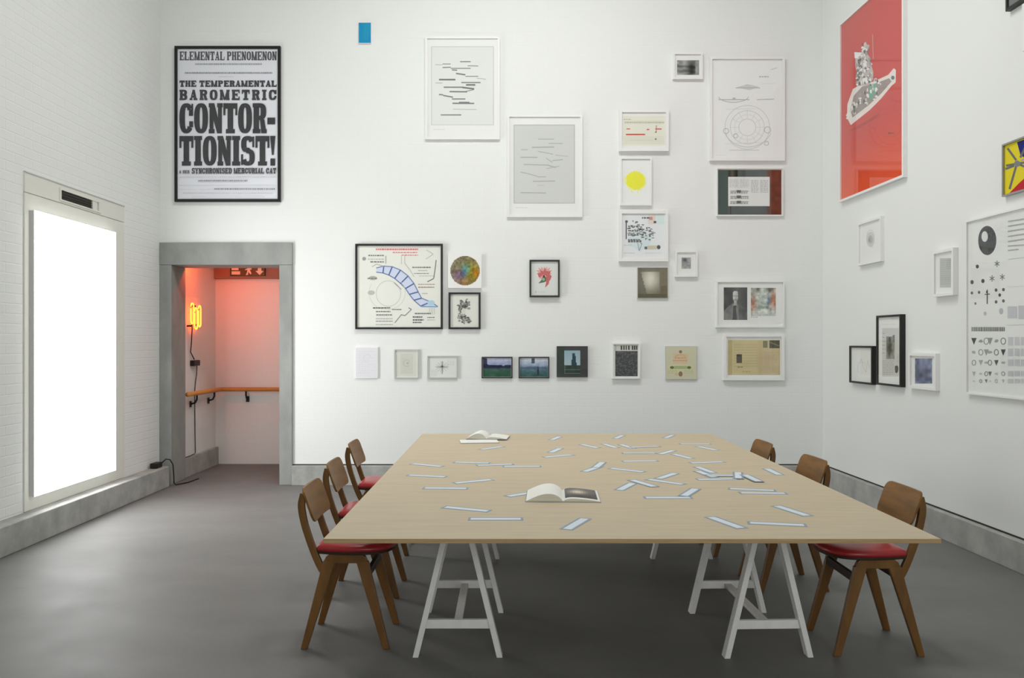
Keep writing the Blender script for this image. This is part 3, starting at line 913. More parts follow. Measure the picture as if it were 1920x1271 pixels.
def paint14(c):
    def Z(x, y): return (650 + x * .15735, 440 + y * .15735)
    c.rect(670, 461, 826, 613, (228, 228, 222))
    c.up()
    BL, LB, RD, K, KG = (98, 122, 170), (190, 204, 234), (214, 128, 130), (120, 122, 120), (178, 180, 174)
    # blue ladder-like curved band
    outer = [(350, 395), (440, 372), (540, 380), (640, 420), (730, 490), (800, 580), (850, 680), (890, 755), (1000, 800), (1085, 855)]
    inner = [(350, 445), (430, 455), (500, 480), (570, 520), (640, 580), (700, 640), (745, 710), (800, 780), (880, 850), (1000, 858)]
    for a, b_, p, q in zip(outer, outer[1:], inner[1:], inner):
        c.poly([Z(*q), Z(*p), Z(*b_), Z(*a)], (206, 212, 236))
    c.up()
    c.path([Z(*p) for p in outer], 2.0, (120, 138, 176)); c.path([Z(*p) for p in inner], 1.8, BL)
    for i in range(1, 9):
        c.line(*Z(*outer[i]), *Z(*inner[i]), 2.4, (84, 106, 150))
        mx, my = (outer[i][0] + inner[i][0]) / 2 + 40, (outer[i][1] + inner[i][1]) / 2 + 30
    c.path([Z(440, 372), Z(350, 350), Z(300, 380)], 1.6, KG)
    c.ell(*Z(1005, 810), 7, 5, (176, 206, 222), 12); c.line(*Z(880, 855), *Z(1085, 858), 2.2, (120, 160, 200))
    # big circle
    c.arc(*Z(495, 700), 23, 0, 360, 1.1, (196, 198, 190), 30, 24); c.arc(*Z(480, 690), 34, 150, 400, .9, (206, 208, 200), 26, 32)
    # notes
    c.words(*[Z(345, 0)[0], Z(850, 0)[0]], Z(0, 172)[1], 3.2, RD, 2, 6, .8); c.words(Z(545, 0)[0], Z(850, 0)[0], Z(0, 210)[1], 2.0, (214, 130, 132), 2, 6, 1); c.words(Z(655, 0)[0], Z(850, 0)[0], Z(0, 242)[1], 1.8, RD)
    c.ell(*Z(205, 285), 3.6, 3.6, (150, 152, 148), 10); c.words(Z(255, 0)[0], Z(450, 0)[0], Z(0, 246)[1], 2.4, K); c.words(Z(250, 0)[0], Z(440, 0)[0], Z(0, 290)[1], 1.6, KG); c.words(Z(280, 0)[0], Z(440, 0)[0], Z(0, 322)[1], 2.4, K)
    c.ell(*Z(310, 515), 8, 4, (176, 178, 174), 10); c.words(Z(245, 0)[0], Z(360, 0)[0], Z(0, 520)[1], 2.2, (120, 120, 118)); c.ell(*Z(290, 690), 7, 4.5, (186, 188, 182), 8)
    for (x0, x1, y, h, col) in ((780, 1000, 388, 3.0, K), (850, 960, 425, 2.2, KG), (800, 980, 460, 1.6, K), (860, 1050, 490, 1.2, KG), (850, 1050, 590, 1.6, (170, 120, 118)), (850, 1050, 625, 2.6, (168, 140, 132)),
                                (900, 960, 700, 2.2, KG), (310, 520, 872, 2.4, (70, 72, 70)), (540, 650, 890, 1.8, (70, 72, 70)), (345, 520, 915, 2.4, K), (350, 540, 955, 3.0, (130, 132, 128)), (345, 545, 1000, 2.2, KG),
                                (345, 545, 1030, 1.6, K), (345, 545, 1070, 1.2, K), (810, 1000, 938, 3, K), (785, 900, 980, 3, (90, 92, 90)), (785, 915, 1015, 3, (90, 92, 90)), (785, 890, 1045, 2.6, (90, 92, 90)), (960, 1050, 985, 2.2, K), (960, 1050, 1015, 1.6, KG)):
        c.words(Z(x0, 0)[0], Z(x1, 0)[0], Z(0, y)[1], h * .8, col, 1.5, 5, .8)
    c.path([Z(1065, 300), Z(1050, 420), Z(1035, 520), Z(960, 560)], 1.6, (120, 122, 120)); c.path([Z(690, 250), Z(690, 340), Z(760, 430), Z(800, 500)], 1, (180, 180, 176)); c.path([Z(650, 240), Z(650, 350)], .8, KG)
    c.path([Z(570, 1050), Z(650, 950), Z(690, 965), Z(770, 890), Z(735, 870)], 1.2, (120, 122, 118)); c.path([Z(950, 180), Z(1030, 230), Z(940, 290)], .9, KG)
    for x in (985, 1005, 1025, 1045): c.line(*Z(x, 870), *Z(x, 950), .7, KG)
    c.path([Z(465, 250), Z(465, 345)], .8, K); c.path([Z(560, 570), Z(650, 650)], 1, (140, 150, 160))
art('framed_diagram', 'large black-framed hand-drawn diagram with a curved blue ladder', 666, 457, 830, 617, paint14, 0.02, 0.035, 'black_frame', cat='framed drawing')

def paint15(c):
    c.rect(846, 552, 897, 613, (222, 222, 216))
    c.up()
    def Z(x, y): return (650 + x * .15735, 440 + y * .15735)
    r = c.rnd
    for k in range(130):
        t = r.random()
        if t < .4: x, y = r.gauss(1395, 38), r.gauss(825, 26)
        elif t < .6: x, y = r.gauss(1345, 12), r.uniform(840, 1000)
        else: x, y = r.gauss(1395, 40), r.gauss(1000, 28)
        if not (1300 < x < 1480 and 760 < y < 1060): continue
        g = r.choice((80, 100, 120, 150, 170))
        c.ell(*Z(x, y), r.uniform(1, 3), r.uniform(1, 2.6), (g, g, g - 4), 7, .2)
        c.layer += .02
    c.ell(*Z(1390, 915), 4, 5.5, (214, 214, 208), 10)
art('framed_drawing', 'small black-framed pencil study below the multicoloured disc', 841, 548, 901, 617, paint15, 0.02, 0.035, 'black_frame')

def paint16(c):
    def Z(x, y): return (970 + x * .07868, 470 + y * .07868)
    c.rect(997, 491, 1045, 553, (218, 220, 218))
    c.up()
    n = 16
    pts = []
    for k in range(2 * n):
        a = math.pi * k / n
        rr = (17.5 if k % 2 == 0 else 11.5) * (1 + .12 * math.sin(3 * a))
        pts.append((1020.5 + rr * math.cos(a) * .86, 513 - rr * math.sin(a) * .9))
    c.poly(pts, (222, 164, 164))
    c.up()
    pts = [Z(*p) for p in ((480, 540), (560, 520), (540, 450), (620, 490), (665, 400), (690, 480), (800, 490), (770, 560), (820, 600), (790, 690), (760, 720), (750, 790), (660, 880), (690, 740), (690, 600), (620, 560), (560, 620), (520, 640))]
    c.poly(pts, (200, 104, 108))
    c.up()
    c.poly([Z(*p) for p in ((500, 775), (580, 690), (630, 570), (690, 640), (690, 730), (600, 760))], (92, 116, 88))
    c.up()
    c.ell(*Z(625, 680), 2.6, 2.6, (156, 188, 150), 10); c.ell(*Z(632, 605), 2, 2.4, (84, 60, 50), 8)
    c.words(1008, 1024, 547, .9, G3); c.rect(1004, 545, 1005.2, 549, G2)
art('framed_print', 'small black-framed print of a red spiky flower shape', 993, 487, 1049.5, 557, paint16, 0.018, 0.045, 'black_frame')

def paint17(c):
    def Z(x, y): return (1330 + x * .1732, 510 + y * .1731)
    def por(u, v):
        g = 70 + 34 * vn(u, v, 3) - 30 * abs(u - .5)
        sh = .50 + 1.0 * abs(u - .49) ** 2          # shoulder line of a dark coat
        if v > sh:
            g = 106 + 26 * vn(u, v, 7) - 22 * (u > .66)
            if abs(u - .47) < .05 + .10 * (v - .5): g = 78   # waistcoat
            if abs(abs(u - .47) - (.07 + .16 * (v - .5))) < .025: g = 132   # lapels
        if abs(u - .50) < .085 and .40 < v < .56: g = 168 - 40 * (u > .53)  # collar
        e = ((u - .50) / .135) ** 2 + ((v - .275) / .165) ** 2
        if e < 1:
            g = 204 - 60 * max(0, u - .46) * 3
            if v > .245 and v < .285: g -= 62 * (blob(u, v, .45, .265, .04, .03) + blob(u, v, .56, .265, .04, .03))
            g -= 46 * blob(u, v, .51, .375, .06, .02) + 26 * blob(u, v, .52, .31, .03, .05)
            if v > .36: g -= 24
            if abs(u - .5) > .105: g = 96
        elif e < 1.25 and v < .30: g = 92                   # hair
        g += 14 * (vn(u, v, 22) - .5)
        return (g, g, g)
    x0, y0 = Z(160, 165); x1, y1 = Z(415, 518)
    c.image(x0, y0, x1, y1, 28, 36, por)
    def col(u, v):
        b = (186, 192, 186)
        b = mixc(b, (70, 70, 60), blob(u, v, .28, .05, .1, .1) + blob(u, v, .75, .08, .14, .1))
        b = mixc(b, (168, 92, 66), .85 * blob(u, v, .92, .45, .16, .3) + .7 * blob(u, v, .08, .6, .14, .35))
        b = mixc(b, (206, 214, 204), .9 * blob(u, v, .5, .5, .22, .25))
        b = mixc(b, (90, 112, 150), .8 * blob(u, v, .7, .42, .06, .18))
        b = mixc(b, (120, 130, 126), .8 * (blob(u, v, .5, .7, .3, .06)))
        if v > .82: b = mixc(b, (206, 210, 206), .6)
        k = 70 * (vn(u, v, 9) - .5) + 40 * (vn(u, v, 19) - .5)
        return tuple(q + k for q in b)
    x0, y0 = Z(455, 170); x1, y1 = Z(725, 475)
    c.image(x0, y0, x1, y1, 28, 32, col)
    c.words(Z(455, 0)[0], Z(540, 0)[0], Z(0, 487)[1], 1.6, (186, 186, 190))
art('framed_photograph', 'white-framed pair of pictures, a grey portrait beside a coloured scene', 1343, 526, 1471, 614, paint17, 0.016, 0.04)

def paint18(c):
    def Z(x, y): return (1330 + x * .1732, 510 + y * .1731)
    x0, y0 = Z(205, 735); x1, y1 = Z(770, 1115)
    def pap(u, v):
        b = (206, 192, 148)
        b = mixc(b, (186, 168, 118), .8 * (u < .09) + .5 * (u > .96) + .5 * blob(u, v, .62, .5, .04, 2))
        b = mixc(b, (206, 176, 158), .5 * blob(u, v, .8, .6, .2, .5))
        k = 12 * (vn(u, v, 6) - .5) - (9 if int(v * 26) % 2 and .1 < u < .58 and .1 < v < .8 else 0)
        return tuple(q + k for q in b)
    c.image(x0, y0, x1, y1, 36, 26, pap)
    c.up()
    c.rect(*Z(585, 745), *Z(635, 820), (132, 128, 100)); c.rect(*Z(655, 740), *Z(765, 825), (96, 92, 76)); c.line(*Z(660, 760), *Z(760, 800), 2, (140, 134, 112))
    c.rect(*Z(298, 890), *Z(358, 985), (92, 84, 70)); c.ell(*Z(322, 905), 3.5, 2.4, (60, 54, 44), 8); c.words(Z(310, 0)[0], Z(365, 0)[0], Z(0, 1030)[1], 2, (140, 128, 96))
    for k in range(5): c.words(Z(600, 0)[0], Z(755, 0)[0], Z(0, 870 + k * 28)[1], .8, (196, 180, 146))
    c.words(Z(360, 0)[0], Z(450, 0)[0], Z(0, 1080)[1], 3, (186, 176, 124))
art('framed_letter', 'white-framed yellowed printed sheet with small dark pictures', 1357, 626, 1471, 713, paint18, 0.03, 0.045)

def paint19(c):
    c.rect(667, 652, 707.5, 708, (232, 232, 238))
    c.up()
    for k in range(11): c.words(672, 702 - 8 * (k % 3), 659 + k * 4, .7, (216, 216, 224))
    c.arc(689, 672, 7, 0, 300, .7, (218, 218, 226), 14)
art('paper_sheet', 'leftmost pale sheet with faint drawing in the bottom row', 666, 651, 708.5, 709, paint19, 0, 0.018, 'mount', cat='drawing')

def paint20(c):
    c.rect(743, 659, 781, 706, (212, 212, 204))
    c.up()
    c.rect(751, 663, 774, 701, (204, 204, 195)); c.up()
    c.arc(762, 681, 6, 0, 330, .9, (182, 182, 174), 14); c.ell(764, 681, 2, 2, (176, 176, 170), 8); c.arc(759, 677, 5, 60, 280, .7, (190, 190, 182), 10)
art('framed_drawing', 'small pale grey framed drawing, second in the bottom row', 739, 655, 785, 709.5, paint20, 0.012, 0.022, 'grey_frame')

def paint21(c):
    c.rect(804, 670, 855, 708, (222, 224, 222))
    c.up()
    for k in range(14):
        a = math.pi * 2 * k / 14
        c.line(829, 688, 829 + 13 * math.cos(a), 688 + 10 * math.sin(a), .7, (172, 174, 174))
    c.line(818, 688, 840, 688, 1.2, (120, 120, 122)); c.line(829, 677, 829, 701, 1.2, (120, 120, 122)); c.ell(829, 687, 2.2, 2.2, (90, 90, 92), 10)
    for k in range(5): c.words(808, 820, 694 + k * 2.5, .6, (192, 192, 192)); c.words(838, 852, 675 + k * 2.5, .6, (198, 198, 198))
art('framed_drawing', 'small white-framed drawing of a star-like cross, in the bottom row', 801, 667, 858, 709.5, paint21, 0.012, 0.022, 'grey_frame')

def landscape(x0, y0, x1, y1, kind):
    def f(c):
        def im(u, v):
            sky = mixc((186, 190, 212), (140, 150, 190), v / .45)
            fld = mixc((52, 84, 84), (40, 92, 58), (v - .5) * 2)
            if kind == 0:
                hz = .26 + .16 * vn(u, .3, 7)
                dark = (30, 36, 66)
                col = sky if v < hz else (dark if v < .55 else fld)
                if u < .16 and v < .55: col = mixc(col, dark, .8)
            else:
                hz = .5
                col = mixc((206, 210, 222), (140, 158, 188), v / .5) if v < hz else mixc((84, 112, 130), (50, 92, 88), (v - .5) * 2)
                if abs(u - .47) < .05 and v < .28: col = (78, 86, 96)
                if abs(u - .65) < .035 and .45 < v < .9: col = (34, 52, 58)
                col = mixc(col, (60, 76, 100), .6 * blob(u, v, .5, .5, .9, .06))
            k = 30 * (vn(u, v, 11) - .5) + 20 * (vn(u, v, 23) - .5)
            return tuple(q + k for q in col)
        c.image(x0, y0, x1, y1, 34, 22, im)
    return f
art('framed_photograph', 'dark-framed landscape photograph with blue treeline and green field', 903, 669, 961, 709, landscape(905.5, 671.5, 958.5, 706.5, 0), 0.012, 0.025, 'dark_frame')
art('framed_photograph', 'dark-framed misty blue landscape photograph with a lone post', 972.5, 669, 1030, 709, landscape(975, 671.5, 1027.5, 706.5, 1), 0.012, 0.025, 'dark_frame')

def paint24(c):
    c.image(1044.5, 649.5, 1101.5, 706.5, 16, 16, lambda u, v: tuple(q + 10 * vn(u, v, 6) for q in ((66, 66, 66) if u > .3 else (58, 68, 64))))
    c.up()
    def f(u, v):
        sky = mixc((150, 178, 190), (190, 204, 208), v)
        tw = abs(u - .6) < (.07 + .22 * max(0, v - .12))
        if v > .6: return mixc((46, 54, 54), (58, 76, 66), vn(u, v, 9))
        if tw and v > .12: return (46, 72, 80)
        return sky
    c.image(1058, 657, 1088, 702, 18, 26, f)
    c.up()
    c.line(1058, 693, 1088, 693, .8, (110, 130, 122)); c.line(1058, 700, 1088, 700, 1.0, (110, 130, 122)); c.line(1059, 683, 1059, 701, .8, (120, 136, 130))
art('record_sleeve', 'square charcoal picture of a dark tower in the bottom row', 1044, 649, 1102, 707, paint24, 0, 0.03, 'dark_frame', cat='picture')

def paint25(c):
    c.rect(1152, 646, 1196.5, 658, (214, 214, 208))
    c.image(1154, 658, 1196, 705.5, 26, 30, lambda u, v: (lambda g: (g, g, g + 4))(64 + (28 if vn(u, v, 26) > .6 else 0) + 10 * vn(u, v, 5)))
    c.up()
    for x, w in ((1164, 3.2), (1169, 2.6), (1173.5, 2.2), (1178, 3), (1185, 3), (1189, 3), (1193, 2.6)):
        c.rect(x, 648, x + w, 656, (70, 70, 68))
    c.line(1155, 647, 1155, 658, .8, (150, 150, 146))
art('framed_page', 'white-framed black speckled page with a pale headline strip', 1148, 643, 1200.5, 710, paint25, 0.014, 0.04)

def paint26(c):
    c.rect(1249, 650, 1306, 711, (212, 210, 182))
    c.up()
    c.rect(1262, 663, 1290, 682, (222, 198, 164)); c.rect(1252, 684, 1300, 700, (214, 214, 174))
    c.up()
    c.ell(1276, 659.5, 3, 3, (140, 124, 92), 10); c.ell(1260, 689, 4, 2.8, (104, 120, 70), 10); c.ell(1292, 689, 4, 2.8, (104, 120, 70), 10)
    c.rect(1264, 686, 1288, 691.5, (172, 186, 136)); c.ell(1276, 701, 4, 5, (150, 126, 100), 10); c.ell(1269, 702, 4, 2.4, (216, 190, 160), 8)
    c.words(1265, 1287, 671, 2, (212, 168, 128)); c.words(1262, 1290, 676, 1.6, (208, 160, 120)); c.arc(1276, 672, 11, 20, 160, 1.6, (214, 176, 140), 10, 7)
    for k in range(3): c.words(1252, 1270, 694 + 2.6 * k, .8, (182, 186, 140)); c.words(1282, 1300, 694 + 2.6 * k, .8, (186, 188, 146))
art('certificate', 'pale yellow-green printed label sheet in the bottom row', 1248, 649, 1307, 711.5, paint26, 0, 0.02, 'grey_frame', cat='print')

# ---- right wall
def paint27(c):
    RED = (218, 84, 78)
    pts = [(1573, 378.5), (1693, 333), (1693, -80), (1573, 40)]
    n = 24
    def P(u, v):     # u along, v down the print, straight on the picture plane
        return (u, v)
    W_, H_ = c.size
    for j in range(n):
        v0, v1 = j / n, (j + 1) / n
        t = max(0, min(1, ((v0 + v1) / 2 - .66) / .3))
        col = mixc((204, 72, 68), (228, 82, 42), t)
        c.poly([(-W_ / 2 + .02, H_ - .02 - (H_ - .04) * v1), (W_ / 2 - .02, H_ - .02 - (H_ - .04) * v1), (W_ / 2 - .02, H_ - .02 - (H_ - .04) * v0), (-W_ / 2 + .02, H_ - .02 - (H_ - .04) * v0)], col, True)
    c.up()
    def Z(x, y): return (1560 + x * .1573, 60 + y * .15735)
    c.poly([Z(*p) for p in ((160, 1190), (300, 1110), (560, 960), (520, 1020), (300, 1150))], (182, 62, 58))
    c.line(*Z(480, 325), *Z(800, 322), 1.4, (190, 62, 58))
    c.up()
    c.poly([Z(*p) for p in ((205, 1110), (160, 1020), (165, 860), (230, 680), (330, 620), (480, 590), (650, 510), (715, 432), (740, 450), (738, 600), (690, 640), (560, 800), (430, 930))], (232, 222, 218))
    c.up()
    c.poly([Z(*p) for p in ((225, 1020), (200, 930), (240, 760), (340, 650), (480, 620), (660, 550), (690, 590), (560, 740), (420, 870))], (158, 142, 140))
    c.up()
    c.poly([Z(*p) for p in ((430, 640), (500, 610), (520, 690), (440, 820), (410, 780))], (112, 168, 146)); c.ell(*Z(705, 545), 3.4, 4, (92, 112, 116), 8)
    c.poly([Z(*p) for p in ((255, 240), (340, 245), (350, 180), (400, 145), (430, 160), (395, 250), (430, 300), (450, 400), (475, 480), (470, 560), (420, 640), (300, 640), (265, 580), (290, 500), (262, 420))], (196, 182, 178))
    c.up()
    r = c.rnd
    for k in range(170):
        t = r.random()
        if t < .55:
            x, y = r.uniform(275, 450), r.uniform(270, 620)
            if x > 430 and y < 300: continue
        elif t < .65:
            x, y = r.uniform(340, 430), r.uniform(140, 260)
        else:
            s_ = r.random(); x, y = 180 + 330 * s_ + r.uniform(-30, 90), 1010 - 330 * s_ + r.uniform(-130, 40)
        g = r.choice((250, 236, 205, 120, 96, 160))
        c.ell(*Z(x, y), r.uniform(1.2, 3.0), r.uniform(1.6, 5.0), (g, g - 5, g - 8), 7, .45)
        c.layer += .02
    c.poly([Z(*p) for p in ((250, 240), (345, 245), (290, 310), (255, 315))], (248, 240, 232)); c.line(*Z(468, 30), *Z(475, 320), .9, (226, 176, 172))
    c.words(Z(650, 0)[0], Z(720, 0)[0], Z(0, 1205)[1], 2.4, (140, 70, 66))
def paint27w(c):
    c.size = (1.265, 1.785)
    paint27(c)
artR('framed_poster', 'large red poster of a figure riding a bottle, in a white frame', 1573, 1693, 4.69, 2.908, paint27w, 0.022, 0.04, cat='framed poster')

def paint28(c):
    c.ell(1629, 449, 7.5, 15, (206, 207, 205), 16, .1); c.up(); c.ell(1629, 449, 4.5, 8, (176, 178, 176), 12, .15); c.up(); c.ell(1627, 450, 2, 3.5, (150, 152, 150), 8)
    c.arc(1629, 445, 7, 0, 360, .7, (196, 197, 195), 16, 14)
artR('framed_drawing', 'white-framed drawing with a faint grey oval, below the red poster', 1608, 1651, 2.643, 2.237, paint28, 0.022, 0.035)

def paint29(c):
    c.rect(1758.5, 484, 1779, 539, (188, 190, 188)); c.up()
    for k in range(12): c.line(1760, 489 + k * 4, 1778, 488 + k * 4, 1.4, (176, 178, 176))
artR('framed_page', 'white deep-framed grey page between the oval drawing and the symbol chart', 1748, 1787, 2.227, 1.869, paint29, 0.022, 0.04)

def paint30(c):
    c.path([(1608, 682), (1612, 672), (1616, 690), (1621, 698), (1624, 675), (1627, 690)], .8, (206, 206, 204)); c.arc(1613, 690, 8, 20, 220, .8, (208, 208, 206), 10, 12)
artR('framed_drawing', 'low black-framed pale drawing at the left end of the trio', 1592, 1634.5, 1.478, 1.122, paint30, 0.018, 0.04, 'black_frame')

def paint31(c):
    def Z(x, y): return (1570 + x * .2831, 390 + y * .2832)
    c.rect(*Z(285, 795), *Z(395, 1115), (206, 206, 202)); c.up()
    c.image(*Z(312, 850), *Z(368, 1000), 12, 24, lambda u, v: (lambda g: (g, g, g))(150 - 100 * blob(u, v, .4, .5, .3, .4) + 50 * (vn(u, v, 8) - .5)))
    c.up()
    c.ell(*Z(335, 870), 2.4, 5, (70, 70, 70), 8); c.rect(*Z(355, 840), *Z(368, 890), (120, 120, 118)); c.ell(*Z(380, 1065), 3.6, 8, (80, 80, 80), 8, .2)
    for k in range(9): c.words(Z(288, 0)[0], Z(362, 0)[0], Z(0, 1012 + k * 11)[1], 1.0, (168, 168, 166))
    for k in range(6): c.words(Z(286, 0)[0], Z(308, 0)[0], Z(0, 830 + k * 26)[1], 1.2, (160, 160, 158))
    c.words(Z(285, 0)[0], Z(390, 0)[0], Z(0, 770)[1], .8, (206, 206, 206))
artR('framed_page', 'tall black-framed printed page with a dark picture', 1642.5, 1688, 1.751, 1.131, paint31, 0.018, 0.045, 'black_frame')

def paint32(c):
    c.image(1712, 672, 1744, 719, 18, 24, lambda u, v: (lambda k: (96 + k, 104 + k, 134 + k))(90 * (vn(u, v, 6) - .4) - 30 * blob(u, v, .3, .6, .3, .3)))
artR('framed_photograph', 'white-framed blue-grey photograph at the right end of the trio', 1703, 1754, 1.424, 1.132, paint32, 0.022, 0.035)

def paint33(c):
    def Z(x, y): return (1800 + x * .2993, 380 + y * .2990)
    K = (70, 70, 72)
    c.poly([(-.448, .012), (.448, .012), (.448, 1.258), (-.448, 1.258)], (226, 227, 226), True)
    c.up()
    c.ell(*Z(158, 237), 17, 27.5, K, 26); c.up(); c.ell(*Z(142, 212), 6, 10, (222, 222, 222), 16); c.ell(*Z(172, 297), 3.4, 4.4, (44, 44, 46), 10)
    for (x, y, r_, col) in ((96, 400, 3.0, K), (63, 498, 3.2, (96, 96, 98)), (131, 491, 3.2, K), (62, 566, 2.4, (110, 110, 110)), (107, 562, 2.4, (110, 110, 110)), (84, 632, 2, (120, 120, 120)),
                           (213, 548, 2.6, (90, 90, 92)), (259, 545, 2.6, K), (236, 579, 2.6, K), (213, 622, 2.6, (90, 90, 92)), (259, 616, 2.6, (90, 90, 92))):
        c.ell(*Z(x, y), r_, r_ * 1.25, col, 10)
    for (x, y) in ((219, 383), (188, 475), (252, 466)):
        cx, cy = Z(x, y)
        for a in (90, 30, 150): c.line(cx - 5 * math.cos(math.radians(a)), cy + 6 * math.sin(math.radians(a)), cx + 5 * math.cos(math.radians(a)), cy - 6 * math.sin(math.radians(a)), 1.5, (112, 112, 114))
    c.line(*Z(158, 545), *Z(158, 635), 2, K); c.line(*Z(142, 575), *Z(175, 572), 1.6, K); c.ell(*Z(156, 560), 2, 2.4, K, 8)
    c.ell(*Z(145, 695), 3, 4, (186, 186, 186), 8); c.ell(*Z(245, 680), 4, 6, (176, 176, 182), 10)
    c.rect(*Z(285, 650), *Z(345, 725), (190, 190, 196)); c.rect(*Z(352, 645), *Z(401, 730), (190, 190, 196))
    c.words(Z(60, 0)[0], Z(268, 0)[0], Z(0, 793)[1], 8.0, (112, 112, 112), 1.4, 3.2, .8)
    rows = ((868, 1.0), (938, .9), (1003, .8), (1072, .65), (1118, .5))
    for i, (y, s_) in enumerate(rows):
        for k, x in enumerate((75, 118, 152, 175, 215, 258)):
            g = (60, 150, 130, 140, 150, 100)[(k + i) % 6] + i * 12
            cx, cy = Z(x, y)
            if (k + i) % 3 == 0: c.poly([(cx - 5 * s_, cy - 6 * s_), (cx + 5 * s_, cy - 6 * s_), (cx, cy + 7 * s_)], (g, g, g))
            elif (k + i) % 3 == 1: c.ell(cx, cy, 4.4 * s_, 3.0 * s_, (g, g, g), 9, .3)
            else: c.arc(cx, cy, 4.4 * s_, 0, 360, 1.4, (g, g, g), 12, 6 * s_)
        for x in (300, 340, 380): c.rect(*Z(x - 12, y - 26 * s_), *Z(x + 20, y + 26 * s_), (196, 196, 200))
    for k, y in enumerate((118, 148, 180, 212, 244, 272, 300)):
        c.line(*Z(288, y), *Z(401 if k < 6 else 355, y - 18 if k < 5 else y - 8), 2.4, (166, 166, 170))
    c.line(*Z(288, 355), *Z(401, 342), 1, (186, 186, 188)); c.line(*Z(280, 768), *Z(401, 764), .8, (196, 196, 198)); c.line(*Z(285, 528), *Z(401, 522), .8, (206, 206, 206))
artR('symbol_chart', 'big white framed chart of black dots, stars and symbols at the right edge', 1810, 1990, 2.405, 1.135, paint33, 0.012, 0.03, 'white_frame', width=0.92)

def paint34(c):
    Y, B, R_, K = (230, 214, 40), (24, 32, 120), (196, 30, 48), (112, 112, 112)
    def Z(x, y): return (1860 + x * .1258, 230 + y * .1259)
    W_, H_ = .36, .358
    c.poly([(-W_ / 2 + .012, .012), (W_ / 2 - .012, .012), (W_ / 2 - .012, H_ - .012), (-W_ / 2 + .012, H_ - .012)], Y, True); c.up()
    c.poly([Z(*p) for p in ((340, 290), (470, 245), (640, 160), (640, 560), (480, 540), (390, 480))], B)
    c.poly([Z(*p) for p in ((225, 1050), (370, 900), (450, 830), (640, 760), (640, 880), (480, 985))], R_); c.up()
    for a, b_ in (((200, 380), (330, 560)), ((330, 640), (230, 990)), ((180, 640), (640, 560)), ((480, 330), (390, 520)), ((330, 600), (640, 740)), ((170, 690), (300, 640))):
        c.line(*Z(*a), *Z(*b_), 4.2, K)
    c.up(); c.ell(*Z(345, 610), 6, 6, (128, 134, 140), 10); c.line(*Z(400, 560), *Z(640, 500), 2.5, (170, 160, 210))
artR('painting', 'yellow, blue and red faceted painting in a metal frame above the symbol chart', 1878, 1990, 2.864, 2.506, paint34, 0.012, 0.03, 'alu_frame', width=0.36, glass=False, cat='painting')

def paint35(c):
    W_, H_ = .42, .5
    n = 18
    for j in range(n):
        for i in range(n):
            u, v = (i + .5) / n, (j + .5) / n
            col = mixc((70, 104, 84), (178, 212, 160), vn(u, v, 4) * 1.4 - .3)
            col = mixc(col, (110, 108, 112), .9 * blob(u, v, .05, .05, .2, .25))
            a, b_ = (W_ - .04) / n, (H_ - .04) / n
            x, z = -W_ / 2 + .02 + a * i, .02 + b_ * j
            c.poly([(x, z), (x + a, z), (x + a, z + b_), (x, z + b_)], col, True)
artR('framed_photograph', 'black-framed green picture cut off by the top right corner', 1885, 1990, 4.25, 3.752, paint35, 0.018, 0.035, 'black_frame', width=0.42)

def paint36(c):
    W_, H_ = .3, .30
    c.poly([(-W_ / 2 + .06, .06), (W_ / 2 - .06, .06), (W_ / 2 - .06, H_ - .06), (-W_ / 2 + .06, H_ - .06)], (180, 182, 184), True)
artR('framed_drawing', 'white frame just showing at the right edge below the green picture', 1916, 1990, 3.73, 3.42, paint36, 0.022, 0.035, width=0.30)

# ------------------------------------------------------------------ corridor things
# handrail: one continuous wooden rail round the corner on black brackets
hr = tag(empty('handrail', (-3.56, CY1 - .09, 0)), 'orange wooden handrail running round the passage wall', 'handrail')
RZ = 0.93
def hchild(o):
    return world_child(o, hr)
hchild(MB().tube([(-3.565, D + WT + .05, RZ), (-3.565, CY1 - .12, RZ), (-3.55, CY1 - .085, RZ), (-3.515, CY1 - .07, RZ), (-0.8, CY1 - .07, RZ)], .026, 10).build('rail', 'rail', None, 0, True))
for (x, y, ox, oy) in ((-3.245, CY1 - .07, 0, 1), (-2.0, CY1 - .07, 0, 1), (-3.565, 9.80, -1, 0), (-3.565, 9.25, -1, 0)):
    m_ = MB()
    m_.tube([(x, y, RZ - .02), (x, y, RZ - .07), (x + ox * .02, y + oy * .02, RZ - .11), (x + ox * .07, y + oy * .06, RZ - .125)], .011, 6)
    m_.box(x + ox * .07 - (.004 if ox else .02), y + oy * .062 - (.004 if oy else .02), RZ - .16, x + ox * .07 + (.004 if ox else .02), y + oy * .062 + (.006 if oy else .02), RZ - .09)
    hchild(m_.build('bracket', 'black'))

# neon piece on the left passage wall
nx = -3.645
ne = tag(empty('neon_sign', (nx, 9.27, 1.66)), 'glowing yellow neon tube loop on the passage wall', 'neon sign')
def nchild(o):
    return world_child(o, ne)
def nz(py): return H + (CY - py) / F * 9.27
y0n, zt_, zb_ = 9.14, nz(569), nz(617)
for k, (ya, yb, ztop, zbot) in enumerate(((9.14, 9.22, zt_, zb_ + .06), (9.25, 9.33, zt_ - .05, zb_), (9.36, 9.43, zt_ - .02, zb_ + .03))):
    xo = nx + .055
    pts = []
    r_ = (yb - ya) / 2
    for j in range(9):
        a = math.pi * j / 8
        pts.append((xo, (ya + yb) / 2 - r_ * math.cos(a), ztop - r_ + r_ * math.sin(a)))
    for j in range(9):
        a = math.pi * j / 8
        pts.append((xo, (ya + yb) / 2 + r_ * math.cos(a), zbot + r_ - r_ * math.sin(a)))
    pts.append((xo, ya, ztop - r_ - .02))
    nchild(MB().tube(pts, .0085, 8).build('neon_tube', 'neon', None, 0, True))
